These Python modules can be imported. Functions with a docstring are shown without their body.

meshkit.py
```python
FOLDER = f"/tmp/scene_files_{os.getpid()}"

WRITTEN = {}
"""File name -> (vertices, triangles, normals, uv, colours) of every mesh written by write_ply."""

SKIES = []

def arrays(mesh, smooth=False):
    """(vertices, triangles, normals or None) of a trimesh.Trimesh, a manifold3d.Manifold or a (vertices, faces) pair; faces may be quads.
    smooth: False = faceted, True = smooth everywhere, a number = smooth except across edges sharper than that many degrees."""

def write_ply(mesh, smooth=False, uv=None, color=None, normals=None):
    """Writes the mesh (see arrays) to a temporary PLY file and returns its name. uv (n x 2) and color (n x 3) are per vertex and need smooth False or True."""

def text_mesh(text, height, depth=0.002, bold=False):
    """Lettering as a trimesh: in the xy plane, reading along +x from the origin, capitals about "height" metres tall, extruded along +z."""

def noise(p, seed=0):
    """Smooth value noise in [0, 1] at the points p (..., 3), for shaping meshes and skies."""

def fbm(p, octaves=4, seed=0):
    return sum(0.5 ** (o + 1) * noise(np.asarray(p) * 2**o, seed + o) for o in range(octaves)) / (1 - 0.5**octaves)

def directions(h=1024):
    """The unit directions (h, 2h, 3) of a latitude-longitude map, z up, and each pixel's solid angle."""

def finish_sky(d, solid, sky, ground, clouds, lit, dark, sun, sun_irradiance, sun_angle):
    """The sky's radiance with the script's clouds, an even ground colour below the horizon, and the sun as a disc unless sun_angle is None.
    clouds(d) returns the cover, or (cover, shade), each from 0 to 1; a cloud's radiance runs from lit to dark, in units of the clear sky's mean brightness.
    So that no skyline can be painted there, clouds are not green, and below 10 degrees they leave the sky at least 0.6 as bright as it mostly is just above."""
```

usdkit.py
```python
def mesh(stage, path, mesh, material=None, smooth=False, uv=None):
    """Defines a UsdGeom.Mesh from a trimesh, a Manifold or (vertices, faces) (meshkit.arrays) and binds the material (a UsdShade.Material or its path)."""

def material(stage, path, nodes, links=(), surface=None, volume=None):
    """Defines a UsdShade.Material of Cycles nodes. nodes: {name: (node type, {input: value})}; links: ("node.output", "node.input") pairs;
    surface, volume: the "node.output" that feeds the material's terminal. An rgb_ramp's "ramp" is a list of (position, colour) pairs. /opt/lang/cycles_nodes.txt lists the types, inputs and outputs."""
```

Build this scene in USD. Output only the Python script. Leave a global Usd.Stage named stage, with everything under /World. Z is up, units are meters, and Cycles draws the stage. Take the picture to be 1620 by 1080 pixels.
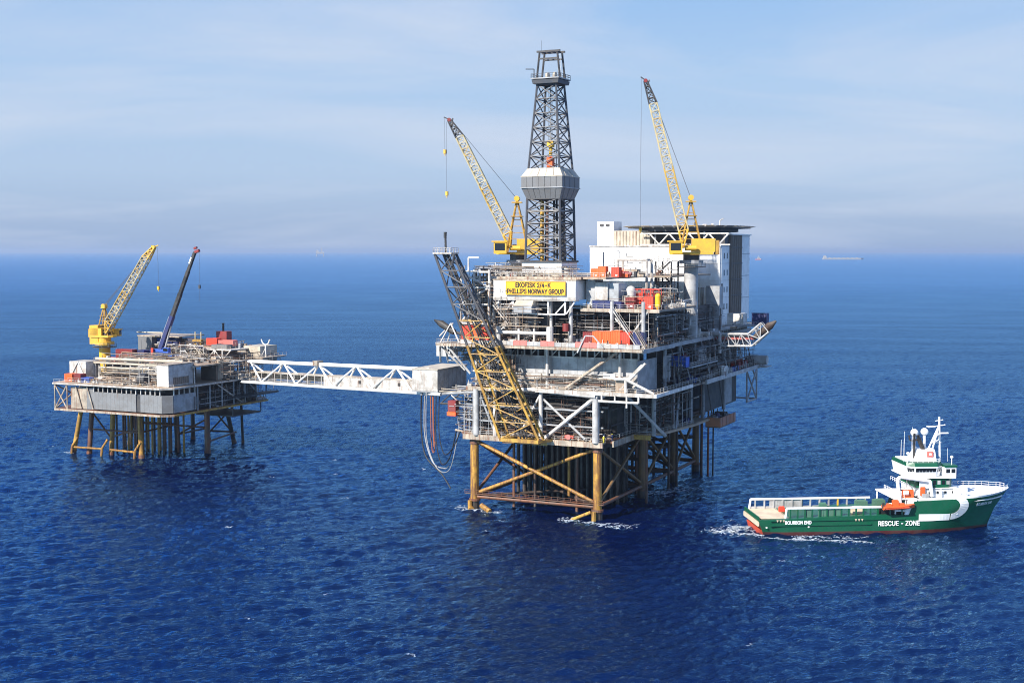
import math, random
import numpy as np
import meshkit, usdkit
from pxr import Usd, UsdGeom, UsdLux, UsdShade, Gf, Sdf, Vt

stage = Usd.Stage.CreateInMemory()
UsdGeom.SetStageUpAxis(stage, "Z"); UsdGeom.SetStageMetersPerUnit(stage, 1.0)
UsdGeom.Xform.Define(stage, "/World"); UsdGeom.Scope.Define(stage, "/World/Looks")

# ---------------------------------------------------------------- camera
cam = UsdGeom.Camera.Define(stage, "/World/camera")
FPX, PITCH, CAMZ = 2058.0, math.atan(143 / 2058.0), 70.0
cam.CreateHorizontalApertureAttr(36.0); cam.CreateVerticalApertureAttr(24.0)
cam.CreateFocalLengthAttr(36.0 * FPX / 1620.0)
cam.CreateClippingRangeAttr(Gf.Vec2f(1.0, 200000.0))
cam.CreateExposureAttr(0.95)
cx = UsdGeom.Xformable(cam); cx.AddTranslateOp().Set(Gf.Vec3d(0, 0, CAMZ))
cx.AddRotateXYZOp().Set(Gf.Vec3f(90.0 - math.degrees(PITCH), 0, 0))

# ---------------------------------------------------------------- sun and sky
SUN_EL = math.radians(38.0); SX, SY = -0.72, -0.69
n_ = math.hypot(SX, SY); SUN = (SX / n_ * math.cos(SUN_EL), SY / n_ * math.cos(SUN_EL), math.sin(SUN_EL))
usdkit.material(stage, "/World/Looks/sky", {
    "tc": ("texture_coordinate", {}),
    "sky": ("sky_texture", {"sky_type": "single_scattering", "sun_disc": False, "sun_elevation": SUN_EL, "sun_rotation": math.atan2(SX, SY) % (2 * math.pi),
                            "altitude": 60.0, "air_density": 1.0, "aerosol_density": 0.6, "ozone_density": 2.0}),
    "sep": ("separate_xyz", {}),
    # thin cirrus: noise on a flat layer far above (direction divided by its height)
    "den": ("math", {"math_type": "add", "value2": 0.22}),
    "dx": ("math", {"math_type": "divide"}), "dy": ("math", {"math_type": "divide"}),
    "cmb": ("combine_xyz", {}),
    "map": ("mapping", {"rotation": (0, 0, 0.2), "scale": (0.42, 0.95, 1.0)}),
    "nz": ("noise_texture", {"scale": 1.3, "detail": 7.0, "roughness": 0.55, "distortion": 0.6}),
    "rmp": ("rgb_ramp", {"ramp": [(0.0, (0, 0, 0)), (0.44, (0, 0, 0)), (0.68, (1, 1, 1)), (1.0, (1, 1, 1))]}),
    "bw": ("rgb_to_bw", {}),
    # thick air near the horizon: grey blue at the sea, pale above it, clear blue higher up
    "band": ("rgb_ramp", {"ramp": [(0.0, (3.3, 4.6, 7.1)), (0.02, (3.7, 5.0, 7.4)), (0.06, (4.6, 6.1, 8.4)), (0.125, (4.5, 6.3, 8.9)), (0.19, (3.4, 5.6, 9.0)), (0.28, (1.0, 3.9, 9.8)), (0.5, (0.5, 2.8, 9.2)), (1.0, (0.5, 2.0, 5.5))]}),
    "bandk": ("map_range", {"from_min": 0.15, "from_max": 0.6, "to_min": 0.9, "to_max": 0.85, "clamp": True}),
    "hz": ("mix", {}),
    "ck": ("math", {"math_type": "multiply", "value2": 0.72}),
    "cl": ("mix", {"color2": (6.6, 7.3, 8.7)}),
    "bg": ("background_shader", {"strength": 0.052})},
    [("tc.generated", "sep.vector"), ("sep.z", "den.value1"), ("sep.x", "dx.value1"), ("den.value", "dx.value2"), ("sep.y", "dy.value1"), ("den.value", "dy.value2"),
     ("dx.value", "cmb.x"), ("dy.value", "cmb.y"), ("cmb.vector", "map.vector"), ("map.vector", "nz.vector"), ("nz.fac", "rmp.fac"), ("rmp.color", "bw.color"),
     ("sep.z", "band.fac"), ("sep.z", "bandk.value"), ("bandk.result", "hz.fac"), ("band.color", "hz.color2"), ("sky.color", "hz.color1"),
     ("bw.val", "ck.value1"), ("ck.value", "cl.fac"), ("hz.color", "cl.color1"), ("cl.color", "bg.color")], surface="bg.background")
sky = UsdLux.DomeLight.Define(stage, "/World/sky")
UsdShade.MaterialBindingAPI.Apply(sky.GetPrim()).Bind(UsdShade.Material.Get(stage, "/World/Looks/sky"))
sky.GetPrim().SetCustomDataByKey("kind", "structure")
sun = UsdLux.DistantLight.Define(stage, "/World/sun")
sun.CreateNormalizeAttr(True); sun.CreateIntensityAttr(1.25); sun.CreateAngleAttr(0.53); sun.CreateColorAttr(Gf.Vec3f(1.0, 0.94, 0.86))
UsdGeom.Xformable(sun).AddRotateXYZOp().Set(Gf.Vec3f(90.0 - math.degrees(SUN_EL), 0, math.degrees(math.atan2(SX, -SY))))

# ---------------------------------------------------------------- builders
rng = random.Random(7)
class MB:
    """collects vertices and triangles of one mesh"""
    def __init__(s): s.v = []; s.f = []; s.n = 0
    def add(s, v, f):
        v = np.asarray(v, float); f = np.asarray(f, int)
        s.v.append(v); s.f.append(f + s.n); s.n += len(v); return s
    def box(s, x0, x1, y0, y1, z0, z1):
        v = [(x, y, z) for z in (z0, z1) for y in (y0, y1) for x in (x0, x1)]
        f = [(0,2,3),(0,3,1),(4,5,7),(4,7,6),(0,1,5),(0,5,4),(2,6,7),(2,7,3),(0,4,6),(0,6,2),(1,3,7),(1,7,5)]
        return s.add(v, f)
    def prism(s, pts, z0, z1):
        """vertical prism over a convex counter-clockwise outline"""
        n = len(pts); v = [(x, y, z0) for x, y in pts] + [(x, y, z1) for x, y in pts]
        f = [(0, i + 1, i) for i in range(1, n - 1)] + [(n, n + i, n + i + 1) for i in range(1, n - 1)]
        for i in range(n):
            j = (i + 1) % n; f += [(i, j, n + j), (i, n + j, n + i)]
        return s.add(v, f)
    def loft(s, rings, cap=True):
        """skin through rings of equal length (each n points), closed round"""
        n = len(rings[0]); v = np.concatenate([np.asarray(r, float) for r in rings]); f = []
        for k in range(len(rings) - 1):
            for i in range(n):
                j = (i + 1) % n; a, b, c, d = k*n+i, k*n+j, (k+1)*n+j, (k+1)*n+i
                f += [(a, b, c), (a, c, d)]
        if cap:
            f += [(0, i + 1, i) for i in range(1, n - 1)]
            o = (len(rings) - 1) * n; f += [(o, o + i, o + i + 1) for i in range(1, n - 1)]
        return s.add(v, f)
    def tube(s, a, b, r, r2=None, n=8, cap=True):
        a = np.asarray(a, float); b = np.asarray(b, float); d = b - a; L = np.linalg.norm(d)
        if L < 1e-6: return s
        d /= L; h = np.array([0, 0, 1.0]) if abs(d[2]) < 0.9 else np.array([1.0, 0, 0])
        x = np.cross(d, h); x /= np.linalg.norm(x); y = np.cross(d, x)
        t = np.arange(n) * 2 * math.pi / n + (math.pi / n)
        c = -np.sin(t)[:, None] * x + -np.cos(t)[:, None] * y
        r2 = r if r2 is None else r2
        return s.loft([a + c * r, b + c * r2], cap)
    def bar(s, a, b, w, h=None):
        """square bar"""
        return s.tube(a, b, w * 0.7071, n=4)
    def path(s, pts, r, n=6):
        pts = np.asarray(pts, float)
        for a, b in zip(pts[:-1], pts[1:]): s.tube(a, b, r, n=n)
        return s
    def sphere(s, c, r, n=12, m=8, sz=1.0, z0=-1.0):
        rings = []
        for k in range(m + 1):
            ph = math.asin(max(-1, z0)) + (math.pi / 2 - math.asin(max(-1, z0))) * k / m
            rr = max(1e-3, math.cos(ph)); rings.append([(c[0] + r*rr*math.cos(t), c[1] + r*rr*math.sin(t), c[2] + r*sz*math.sin(ph)) for t in np.arange(n)*2*math.pi/n])
        return s.loft(rings)
    def disc(s, c, r, z0, z1, n=16): return s.tube((c[0], c[1], z0), (c[0], c[1], z1), r, n=n)
    def arrays(s): return np.concatenate(s.v), np.concatenate(s.f)
def box(*a): return MB().box(*a)
def tube(*a, **k): return MB().tube(*a, **k)

used = {}
def fresh(parent, name):
    key = f"{parent}/{name}"; k = used.get(key, -1) + 1; used[key] = k
    return key if k == 0 else f"{key}_{k:03d}"
YAW = math.radians(25.6)
PO = np.array([22.289, 335.737, 0.0])      # the foot of the main platform's near corner leg
PU = np.array([math.cos(YAW), -math.sin(YAW), 0]); PV = np.array([math.sin(YAW), math.cos(YAW), 0])
def world(u, v, z=0): return PO + PU * u + PV * v + np.array([0, 0, z])

PART_LIMIT, counts, rest = 290, {}, {}
class Thing:
    """one thing: an Xform at its base; parts are meshes given in the frame (u, v, z) of 'frame'"""
    def __init__(s, name, label, cat, base=(0, 0, 0), group=None, frame="platform", rz=None, kind=None):
        s.path = fresh("/World", name); s.base = np.asarray(base, float)
        x = UsdGeom.Xform.Define(stage, s.path); p = x.GetPrim(); s.prim = p
        if frame == "platform": loc = world(*base); ang = -math.degrees(YAW)
        else: loc = frame[0]; ang = frame[1]; s.base = np.zeros(3)
        x.AddTranslateOp().Set(Gf.Vec3d(*map(float, loc))); x.AddRotateZOp().Set(float(ang))
        p.SetCustomDataByKey("label", label); p.SetCustomDataByKey("category", cat)
        if group: p.SetCustomDataByKey("group", group)
        if kind: p.SetCustomDataByKey("kind", kind)
    def part(s, name, mb, mat, parent=None, label=None, kind=None, smooth=False):
        key = (s.path, name); counts[key] = counts.get(key, 0) + 1
        if counts[key] > PART_LIMIT and kind is None and isinstance(mb, MB):     # past the limit: joined with the rest
            rest.setdefault((s, name, mat), MB()).add(*mb.arrays()); return None
        path = fresh(parent or s.path, name)
        v, f = mb.arrays() if isinstance(mb, MB) else (np.asarray(mb[0], float), np.asarray(mb[1], int))
        m = usdkit.mesh(stage, path, (v - s.base, f), M(mat), smooth)
        if label: m.GetPrim().SetCustomDataByKey("label", label)
        if kind: m.GetPrim().SetCustomDataByKey("kind", kind)
        return path
    def tubes(s, name, segs, r, mat, parent=None, n=8):
        for a, b in segs: s.part(name, tube(a, b, r, n=n), mat, parent)
def copy_of(t, name, label, base, group=None, rz=0.0):
    path = fresh("/World", name); x = UsdGeom.Xform.Define(stage, path)
    x.AddTranslateOp().Set(Gf.Vec3d(*map(float, world(*base)))); x.AddRotateZOp().Set(-math.degrees(YAW) + rz)
    p = x.GetPrim(); p.SetCustomDataByKey("label", label)
    for k, v in t.prim.GetCustomData().items():
        if k not in ("label",): p.SetCustomDataByKey(k, v)
    if group: p.SetCustomDataByKey("group", group)
    p.GetReferences().AddInternalReference(t.path); p.SetInstanceable(True)
    p.SetCustomDataByKey("label", label)
    return path

# ---------------------------------------------------------------- materials
_mats = {}
def M(name): return _mats[name]
def paint(name, col, rust=0.25, dirt=0.3, rough=0.55, scale=0.35, rustcol=(0.16, 0.06, 0.025), metallic=0.0, streak=True, dark=(0.10, 0.085, 0.07)):
    """weathered paint: large dirt clouds, vertical streaks, rust spots"""
    dirt = min(0.75, dirt * 1.3)
    d = tuple(c * (1 - dirt) + k * dirt for c, k in zip(col, dark))
    _mats[name] = usdkit.material(stage, "/World/Looks/" + name, {
        "g": ("geometry", {}),
        "m1": ("mapping", {"scale": (scale, scale, scale)}),
        "n1": ("noise_texture", {"scale": 1.0, "detail": 6.0, "roughness": 0.65}),
        "r1": ("rgb_ramp", {"ramp": [(0.0, d), (0.36, d), (0.50, tuple(0.5 * (a + b) for a, b in zip(d, col))), (0.56, col), (1.0, col)]}),
        "m2": ("mapping", {"scale": (1.9, 1.9, 0.16 if streak else 1.9)}),
        "n2": ("noise_texture", {"scale": 1.0, "detail": 5.0, "roughness": 0.7, "distortion": 0.3}),
        "r2": ("rgb_ramp", {"ramp": [(0.0, (0, 0, 0)), (max(0.0, 0.70 - 0.30 * rust), (0, 0, 0)), (min(1.0, 0.82 - 0.22 * rust), (min(1, 1.6 * rust),) * 3), (1.0, (min(1, 1.6 * rust),) * 3)]}),
        "bw": ("rgb_to_bw", {}),
        "mx": ("mix", {"color2": rustcol}),
        "p": ("principled_bsdf", {"roughness": rough, "metallic": metallic})},
        [("g.position", "m1.vector"), ("m1.vector", "n1.vector"), ("n1.fac", "r1.fac"), ("g.position", "m2.vector"), ("m2.vector", "n2.vector"), ("n2.fac", "r2.fac"),
         ("r2.color", "bw.color"), ("bw.val", "mx.fac"), ("r1.color", "mx.color1"), ("mx.color", "p.base_color")], surface="p.BSDF")
def plain(name, col, rough=0.5, **k):
    _mats[name] = usdkit.material(stage, "/World/Looks/" + name, {"p": ("principled_bsdf", {"base_color": col, "roughness": rough, **k})}, surface="p.BSDF")

paint("block_white", (0.74, 0.73, 0.70), 0.2, 0.22, 0.5, dark=(0.36, 0.33, 0.29))
paint("white_steel", (0.62, 0.60, 0.56), 0.42, 0.4, 0.5, dark=(0.24, 0.20, 0.16))
paint("worn_white", (0.52, 0.50, 0.46), 0.55, 0.5, dark=(0.16, 0.13, 0.10))
paint("cream_steel", (0.40, 0.34, 0.26), 0.7, 0.45)
paint("grey_steel", (0.30, 0.31, 0.32), 0.25, 0.35)
paint("pale_grey", (0.39, 0.39, 0.385), 0.35, 0.35)
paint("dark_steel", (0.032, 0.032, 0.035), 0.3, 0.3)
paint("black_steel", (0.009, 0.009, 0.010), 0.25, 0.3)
paint("derrick_steel", (0.05, 0.054, 0.064), 0.2, 0.3)
paint("cladding_grey", (0.135, 0.135, 0.137), 0.12, 0.2)
paint("cladding_beige", (0.46, 0.40, 0.31), 0.35, 0.25)
paint("yellow_paint", (0.62, 0.36, 0.03), 0.15, 0.15)
paint("yellow_rust", (0.44, 0.26, 0.04), 0.7, 0.4, dark=(0.14, 0.07, 0.025), rustcol=(0.14, 0.055, 0.02))
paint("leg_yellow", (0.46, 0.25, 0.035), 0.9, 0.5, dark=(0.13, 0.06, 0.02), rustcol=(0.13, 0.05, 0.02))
paint("rust_steel", (0.17, 0.065, 0.03), 0.6, 0.5, rustcol=(0.05, 0.022, 0.012))
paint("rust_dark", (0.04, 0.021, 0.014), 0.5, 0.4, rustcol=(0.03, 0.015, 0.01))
paint("red_paint", (0.62, 0.055, 0.025), 0.1, 0.12, dark=(0.3, 0.05, 0.03))
paint("orange_paint", (0.75, 0.11, 0.02), 0.08, 0.1, dark=(0.4, 0.08, 0.03))
paint("faded_red", (0.62, 0.16, 0.13), 0.2, 0.2)
paint("dark_red", (0.20, 0.02, 0.018), 0.2, 0.2)
paint("blue_paint", (0.02, 0.09, 0.42), 0.1, 0.15)
paint("navy_paint", (0.012, 0.02, 0.10), 0.1, 0.2)
paint("deck_plate", (0.24, 0.19, 0.14), 0.5, 0.4)
paint("deck_brown", (0.38, 0.28, 0.19), 0.5, 0.35)
paint("deck_green", (0.16, 0.20, 0.18), 0.3, 0.3)
paint("louvre_brown", (0.17, 0.13, 0.10), 0.3, 0.3)
paint("boom_yellow", (0.50, 0.32, 0.06), 0.25, 0.25)
paint("boom_pale", (0.48, 0.40, 0.22), 0.2, 0.25)
paint("cladding_mid", (0.17, 0.172, 0.174), 0.35, 0.3)
paint("leg_shade_brown", (0.19, 0.11, 0.04), 0.7, 0.35, rustcol=(0.08, 0.035, 0.018))  # leg yellow turned brown: shade under the decks put into the colour
paint("marine_growth", (0.035, 0.028, 0.02), 0.6, 0.4, rustcol=(0.09, 0.035, 0.015))
paint("basket_rust", (0.30, 0.11, 0.05), 0.5, 0.4)
paint("sign_yellow", (0.76, 0.39, 0.01), 0.1, 0.12, dark=(0.45, 0.22, 0.02))
plain("letter_black", (0.012, 0.012, 0.012), 0.6)
plain("letter_white", (0.85, 0.85, 0.83), 0.5)
plain("glass_dark", (0.012, 0.016, 0.02), 0.08)
plain("rubber_black", (0.012, 0.012, 0.013), 0.6)
plain("rope_steel", (0.06, 0.06, 0.065), 0.5)
paint("hose_orange", (0.30, 0.09, 0.05), 0.25, 0.3)
paint("hull_green", (0.0025, 0.078, 0.035), 0.16, 0.3, 0.4, dark=(0.02, 0.08, 0.05))
paint("hull_red", (0.075, 0.016, 0.014), 0.2, 0.2)
paint("hull_orange", (0.55, 0.07, 0.03), 0.1, 0.15)
paint("boat_white", (0.80, 0.80, 0.78), 0.05, 0.06, 0.35)
paint("boat_cream", (0.62, 0.50, 0.36), 0.15, 0.2)
paint("boat_deck_green", (0.06, 0.16, 0.11), 0.15, 0.2)
plain("person_yellow", (0.75, 0.62, 0.05), 0.8)
plain("person_orange", (0.75, 0.16, 0.03), 0.8)
plain("person_blue", (0.03, 0.05, 0.16), 0.8)
plain("skin", (0.45, 0.26, 0.18), 0.6)
# ---------------------------------------------------------------- the sea
def ocean_tile(n, size, wind, wind_dir, seed, lmin, amp):
    """height field of a wind sea (directional spectrum, inverse FFT), rms height = amp"""
    r = np.random.default_rng(seed); k = np.fft.fftfreq(n, size / n) * 2 * np.pi
    kx, ky = np.meshgrid(k, k, indexing="ij"); kk = np.hypot(kx, ky); kk[0, 0] = 1e9
    L = wind * wind / 9.81
    ph = np.exp(-1.0 / (kk * L) ** 2) / kk ** 3.75 * (0.05 + np.abs((kx * math.cos(wind_dir) + ky * math.sin(wind_dir)) / kk) ** 5) * np.exp(-(kk * lmin) ** 2)
    ph[0, 0] = 0
    h = np.fft.ifft2(np.sqrt(ph) * (r.normal(size=(n, n)) + 1j * r.normal(size=(n, n)))).real
    return h / h.std() * amp
def sample(tile, size, x, y, ang):
    n = len(tile); c, s = math.cos(ang), math.sin(ang)
    a = ((x * c + y * s) / size * n) % n; b = ((-x * s + y * c) / size * n) % n
    i = np.floor(a).astype(int); j = np.floor(b).astype(int); fa = a - i; fb = b - j
    i %= n; j %= n; i2 = (i + 1) % n; j2 = (j + 1) % n
    return tile[i, j]*(1-fa)*(1-fb) + tile[i2, j]*fa*(1-fb) + tile[i, j2]*(1-fa)*fb + tile[i2, j2]*fa*fb
WAVE_DIR = math.radians(116)
T1 = ocean_tile(512, 241.0, 3.1, WAVE_DIR, 3, 0.22, 0.17)
T2 = ocean_tile(512, 137.0, 2.1, WAVE_DIR - 0.5, 5, 0.10, 0.09)
def wave(x, y):
    r = np.hypot(x, y); fade = np.clip(1.0 - (r - 500) / 2500, 0, 1) ** 1.5 * np.clip((r - 30) / 60, 0, 1)
    return (sample(T1, 241.0, x, y, 0.0) + sample(T2, 137.0, x, y, 0.31)) * fade
radii = [1e-3, 40, 90, 140]
while radii[-1] < 60000: radii.append(radii[-1] * (1.0036 + 0.05 * min(1.0, max(0.0, math.log(radii[-1] / 700.0) / 4.5)) ** 1.6))
radii = np.array(radii)
az = np.concatenate([np.linspace(-0.52, 0.52, 780), np.linspace(0.52, 2 * math.pi - 0.52, 90)[1:-1]])
R, A = np.meshgrid(radii, az, indexing="ij"); X, Y = R * np.sin(A), R * np.cos(A)
Z = wave(X, Y)
nr, na = R.shape; i, j = np.meshgrid(np.arange(nr - 1), np.arange(na), indexing="ij"); j2 = (j + 1) % na
q = np.stack([i * na + j, i * na + j2, (i + 1) * na + j2, (i + 1) * na + j], -1).reshape(-1, 4)
sea_f = np.concatenate([q[:, [0, 1, 2]], q[:, [0, 2, 3]]])
usdkit.material(stage, "/World/Looks/sea_water", {
    "g": ("geometry", {}),
    "m0": ("mapping", {"rotation": (0, 0, -0.45)}),
    "m1": ("mapping", {"scale": (0.55, 1.9, 0.8)}),
    "n1": ("noise_texture", {"scale": 1.0, "detail": 4.0, "roughness": 0.6, "distortion": 0.6}),
    "b1": ("bump", {"strength": 1.0, "distance": 0.25}),
    "m3": ("mapping", {"scale": (0.08, 0.26, 0.1)}),
    "n3": ("noise_texture", {"scale": 1.0, "detail": 3.0, "roughness": 0.6, "distortion": 0.8}),
    "b3": ("bump", {"strength": 1.0, "distance": 0.45}),
    "m2": ("mapping", {"rotation": (0, 0, 0.2), "scale": (0.012, 0.02, 0.02)}),
    "n2": ("noise_texture", {"scale": 1.0, "detail": 4.0, "roughness": 0.55}),
    "r2": ("rgb_ramp", {"ramp": [(0.0, (0.0003, 0.003, 0.028)), (0.4, (0.0003, 0.003, 0.028)), (0.65, (0.0004, 0.005, 0.040)), (1.0, (0.0004, 0.005, 0.040))]}),
    "m4": ("mapping", {"rotation": (0, 0, 0.5), "scale": (0.005, 0.016, 0.01)}),
    "n4": ("noise_texture", {"scale": 1.0, "detail": 3.0, "roughness": 0.5, "distortion": 1.0}),
    "gust": ("map_range", {"from_min": 0.34, "from_max": 0.66, "to_min": 0.45, "to_max": 1.25, "clamp": True}),
    "len": ("vector_math", {"math_type": "length"}),
    "rg": ("map_range", {"from_min": 350.0, "from_max": 3000.0, "to_min": 0.07, "to_max": 0.34, "clamp": True}),
    "d": ("diffuse_bsdf", {}),
    "gl": ("glossy_bsdf", {"color": (0.34, 0.66, 0.93), "distribution": "ggx"}),
    "fr": ("fresnel", {"IOR": 1.72}),
    "fk": ("math", {"math_type": "multiply", "value2": 0.95}),
    "mx": ("mix_closure", {})},
    [("g.position", "m0.vector"), ("m0.vector", "m1.vector"), ("m1.vector", "n1.vector"), ("m0.vector", "m3.vector"), ("m3.vector", "n3.vector"), ("n3.fac", "b3.height"), ("b3.normal", "b1.normal"),
     ("g.position", "m4.vector"), ("m4.vector", "n4.vector"), ("n4.fac", "gust.value"), ("gust.result", "b1.strength"), ("n1.fac", "b1.height"), ("b1.normal", "d.normal"), ("b1.normal", "gl.normal"), ("b1.normal", "fr.normal"),
     ("g.position", "m2.vector"), ("m2.vector", "n2.vector"), ("n2.fac", "r2.fac"), ("r2.color", "d.color"), ("g.position", "len.vector1"), ("len.value", "rg.value"), ("rg.result", "gl.roughness"),
     ("fr.fac", "fk.value1"), ("fk.value", "mx.fac"), ("d.BSDF", "mx.closure1"), ("gl.BSDF", "mx.closure2")], surface="mx.closure")
sea = usdkit.mesh(stage, "/World/sea_water", (np.stack([X, Y, Z], -1).reshape(-1, 3), sea_f), "/World/Looks/sea_water", True)
sea.GetPrim().SetCustomDataByKey("kind", "structure")
sea.GetPrim().SetCustomDataByKey("label", "deep blue rippled open sea reaching the hazy horizon")
sea.GetPrim().SetCustomDataByKey("category", "sea")
# ---------------------------------------------------------------- the hazy air
usdkit.material(stage, "/World/Looks/haze", {"v": ("principled_volume", {"color": (0.50, 0.62, 0.80), "density": 4.4e-5, "anisotropy": 0.2})}, volume="v.volume")
hz = usdkit.mesh(stage, "/World/haze", box(-70000, 70000, -70000, 70000, -4.0, 134.0).arrays(), "/World/Looks/haze")
hz.GetPrim().SetCustomDataByKey("kind", "stuff"); hz.GetPrim().SetCustomDataByKey("label", "thin blue sea haze filling the air to the horizon"); hz.GetPrim().SetCustomDataByKey("category", "haze")
# ---------------------------------------------------------------- shared small builders
def rail(pts, h=1.1, step=2.2, r=0.05, mid=True):
    """handrail along a run of points: posts and two rails"""
    m = MB(); pts = [np.asarray(p, float) for p in pts]; up = np.array([0, 0, 1.0])
    for a, b in zip(pts[:-1], pts[1:]):
        n = max(1, int(round(np.linalg.norm(b - a) / step)))
        for k in range(n + 1):
            p = a + (b - a) * k / n; m.tube(p, p + up * h, r, n=4)
        m.tube(a + up * h, b + up * h, r, n=4)
        if mid: m.tube(a + up * h * .5, b + up * h * .5, r * .8, n=4)
    return m
def ladder(a, b, w=0.7, side=(1, 0, 0)):
    m = MB(); a = np.asarray(a, float); b = np.asarray(b, float); s = np.asarray(side, float) * w / 2
    m.tube(a - s, b - s, .06, n=4); m.tube(a + s, b + s, .06, n=4); n = max(2, int(np.linalg.norm(b - a) / .8))
    for k in range(n): p = a + (b - a) * (k + .5) / n; m.tube(p - s, p + s, .04, n=4)
    return m
def lattice(t, A, B, mat, bays, rc, rl, chord="chord", lace="lacing", double=False, girt=True):
    """four-chord lattice between two quads of corner points A and B; every chord and lacing bar is a part"""
    A = [np.asarray(p, float) for p in A]; B = [np.asarray(p, float) for p in B]; n = len(A)
    mats = mat if callable(mat) else (lambda f: mat)
    for a, b in zip(A, B):
        k = 1 if not callable(mat) else 4
        for q in range(k): t.part(chord, tube(a + (b - a) * q / k, a + (b - a) * (q + 1) / k, rc, n=6), mats((q + .5) / k))
    for k in range(bays):
        f0, f1 = k / bays, (k + 1) / bays; mm = mats((f0 + f1) / 2)
        P0 = [a + (b - a) * f0 for a, b in zip(A, B)]; P1 = [a + (b - a) * f1 for a, b in zip(A, B)]
        for i in range(n):
            j = (i + 1) % n
            if girt: t.part("girt", tube(P1[i], P1[j], rl, n=5), mm)
            if double or k % 2 == 0: t.part(lace, tube(P0[i], P1[j], rl, n=5), mm)
            if double or k % 2: t.part(lace, tube(P0[j], P1[i], rl, n=5), mm)
def stairs(t, a, b, w, mat, name="stairway"):
    """straight stair with stringers, treads and handrail, from a up to b"""
    a = np.asarray(a, float); b = np.asarray(b, float); d = b - a; hz = np.array([d[0], d[1], 0]); hz /= np.linalg.norm(hz)
    s = np.array([-hz[1], hz[0], 0]) * w / 2; m = MB()
    for q in (-1, 1):
        m.bar(a + s * q, b + s * q, .22); m.tube(a + s * q + (0, 0, 1), b + s * q + (0, 0, 1), .05, n=4)
    n = int(abs(d[2]) / .45)
    for k in range(n): p = a + d * (k + .5) / n; m.bar(p - s, p + s, .16)
    t.part(name, m, mat)
def pipes(t, region, n, rmax, mats, seed, name="pipe", turns=3, rmin=0.06):
    """process piping: right angled runs with vertical drops inside a region, each pipe a part"""
    r = random.Random(seed); (x0, x1), (y0, y1), (z0, z1) = region
    for _ in range(n):
        p = np.array([r.uniform(x0, x1), r.uniform(y0, y1), r.uniform(z0, z1)]); pts = [p]
        for k in range(r.randint(1, turns)):
            ax = r.choice([0, 0, 1, 2, 2]); q = pts[-1].copy(); lo, hi = (region[ax]); q[ax] = r.uniform(lo, hi); pts.append(q)
        t.part(name, MB().path(pts, rmin + (rmax - rmin) * r.random() ** 1.8, n=6), r.choice(mats))
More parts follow.
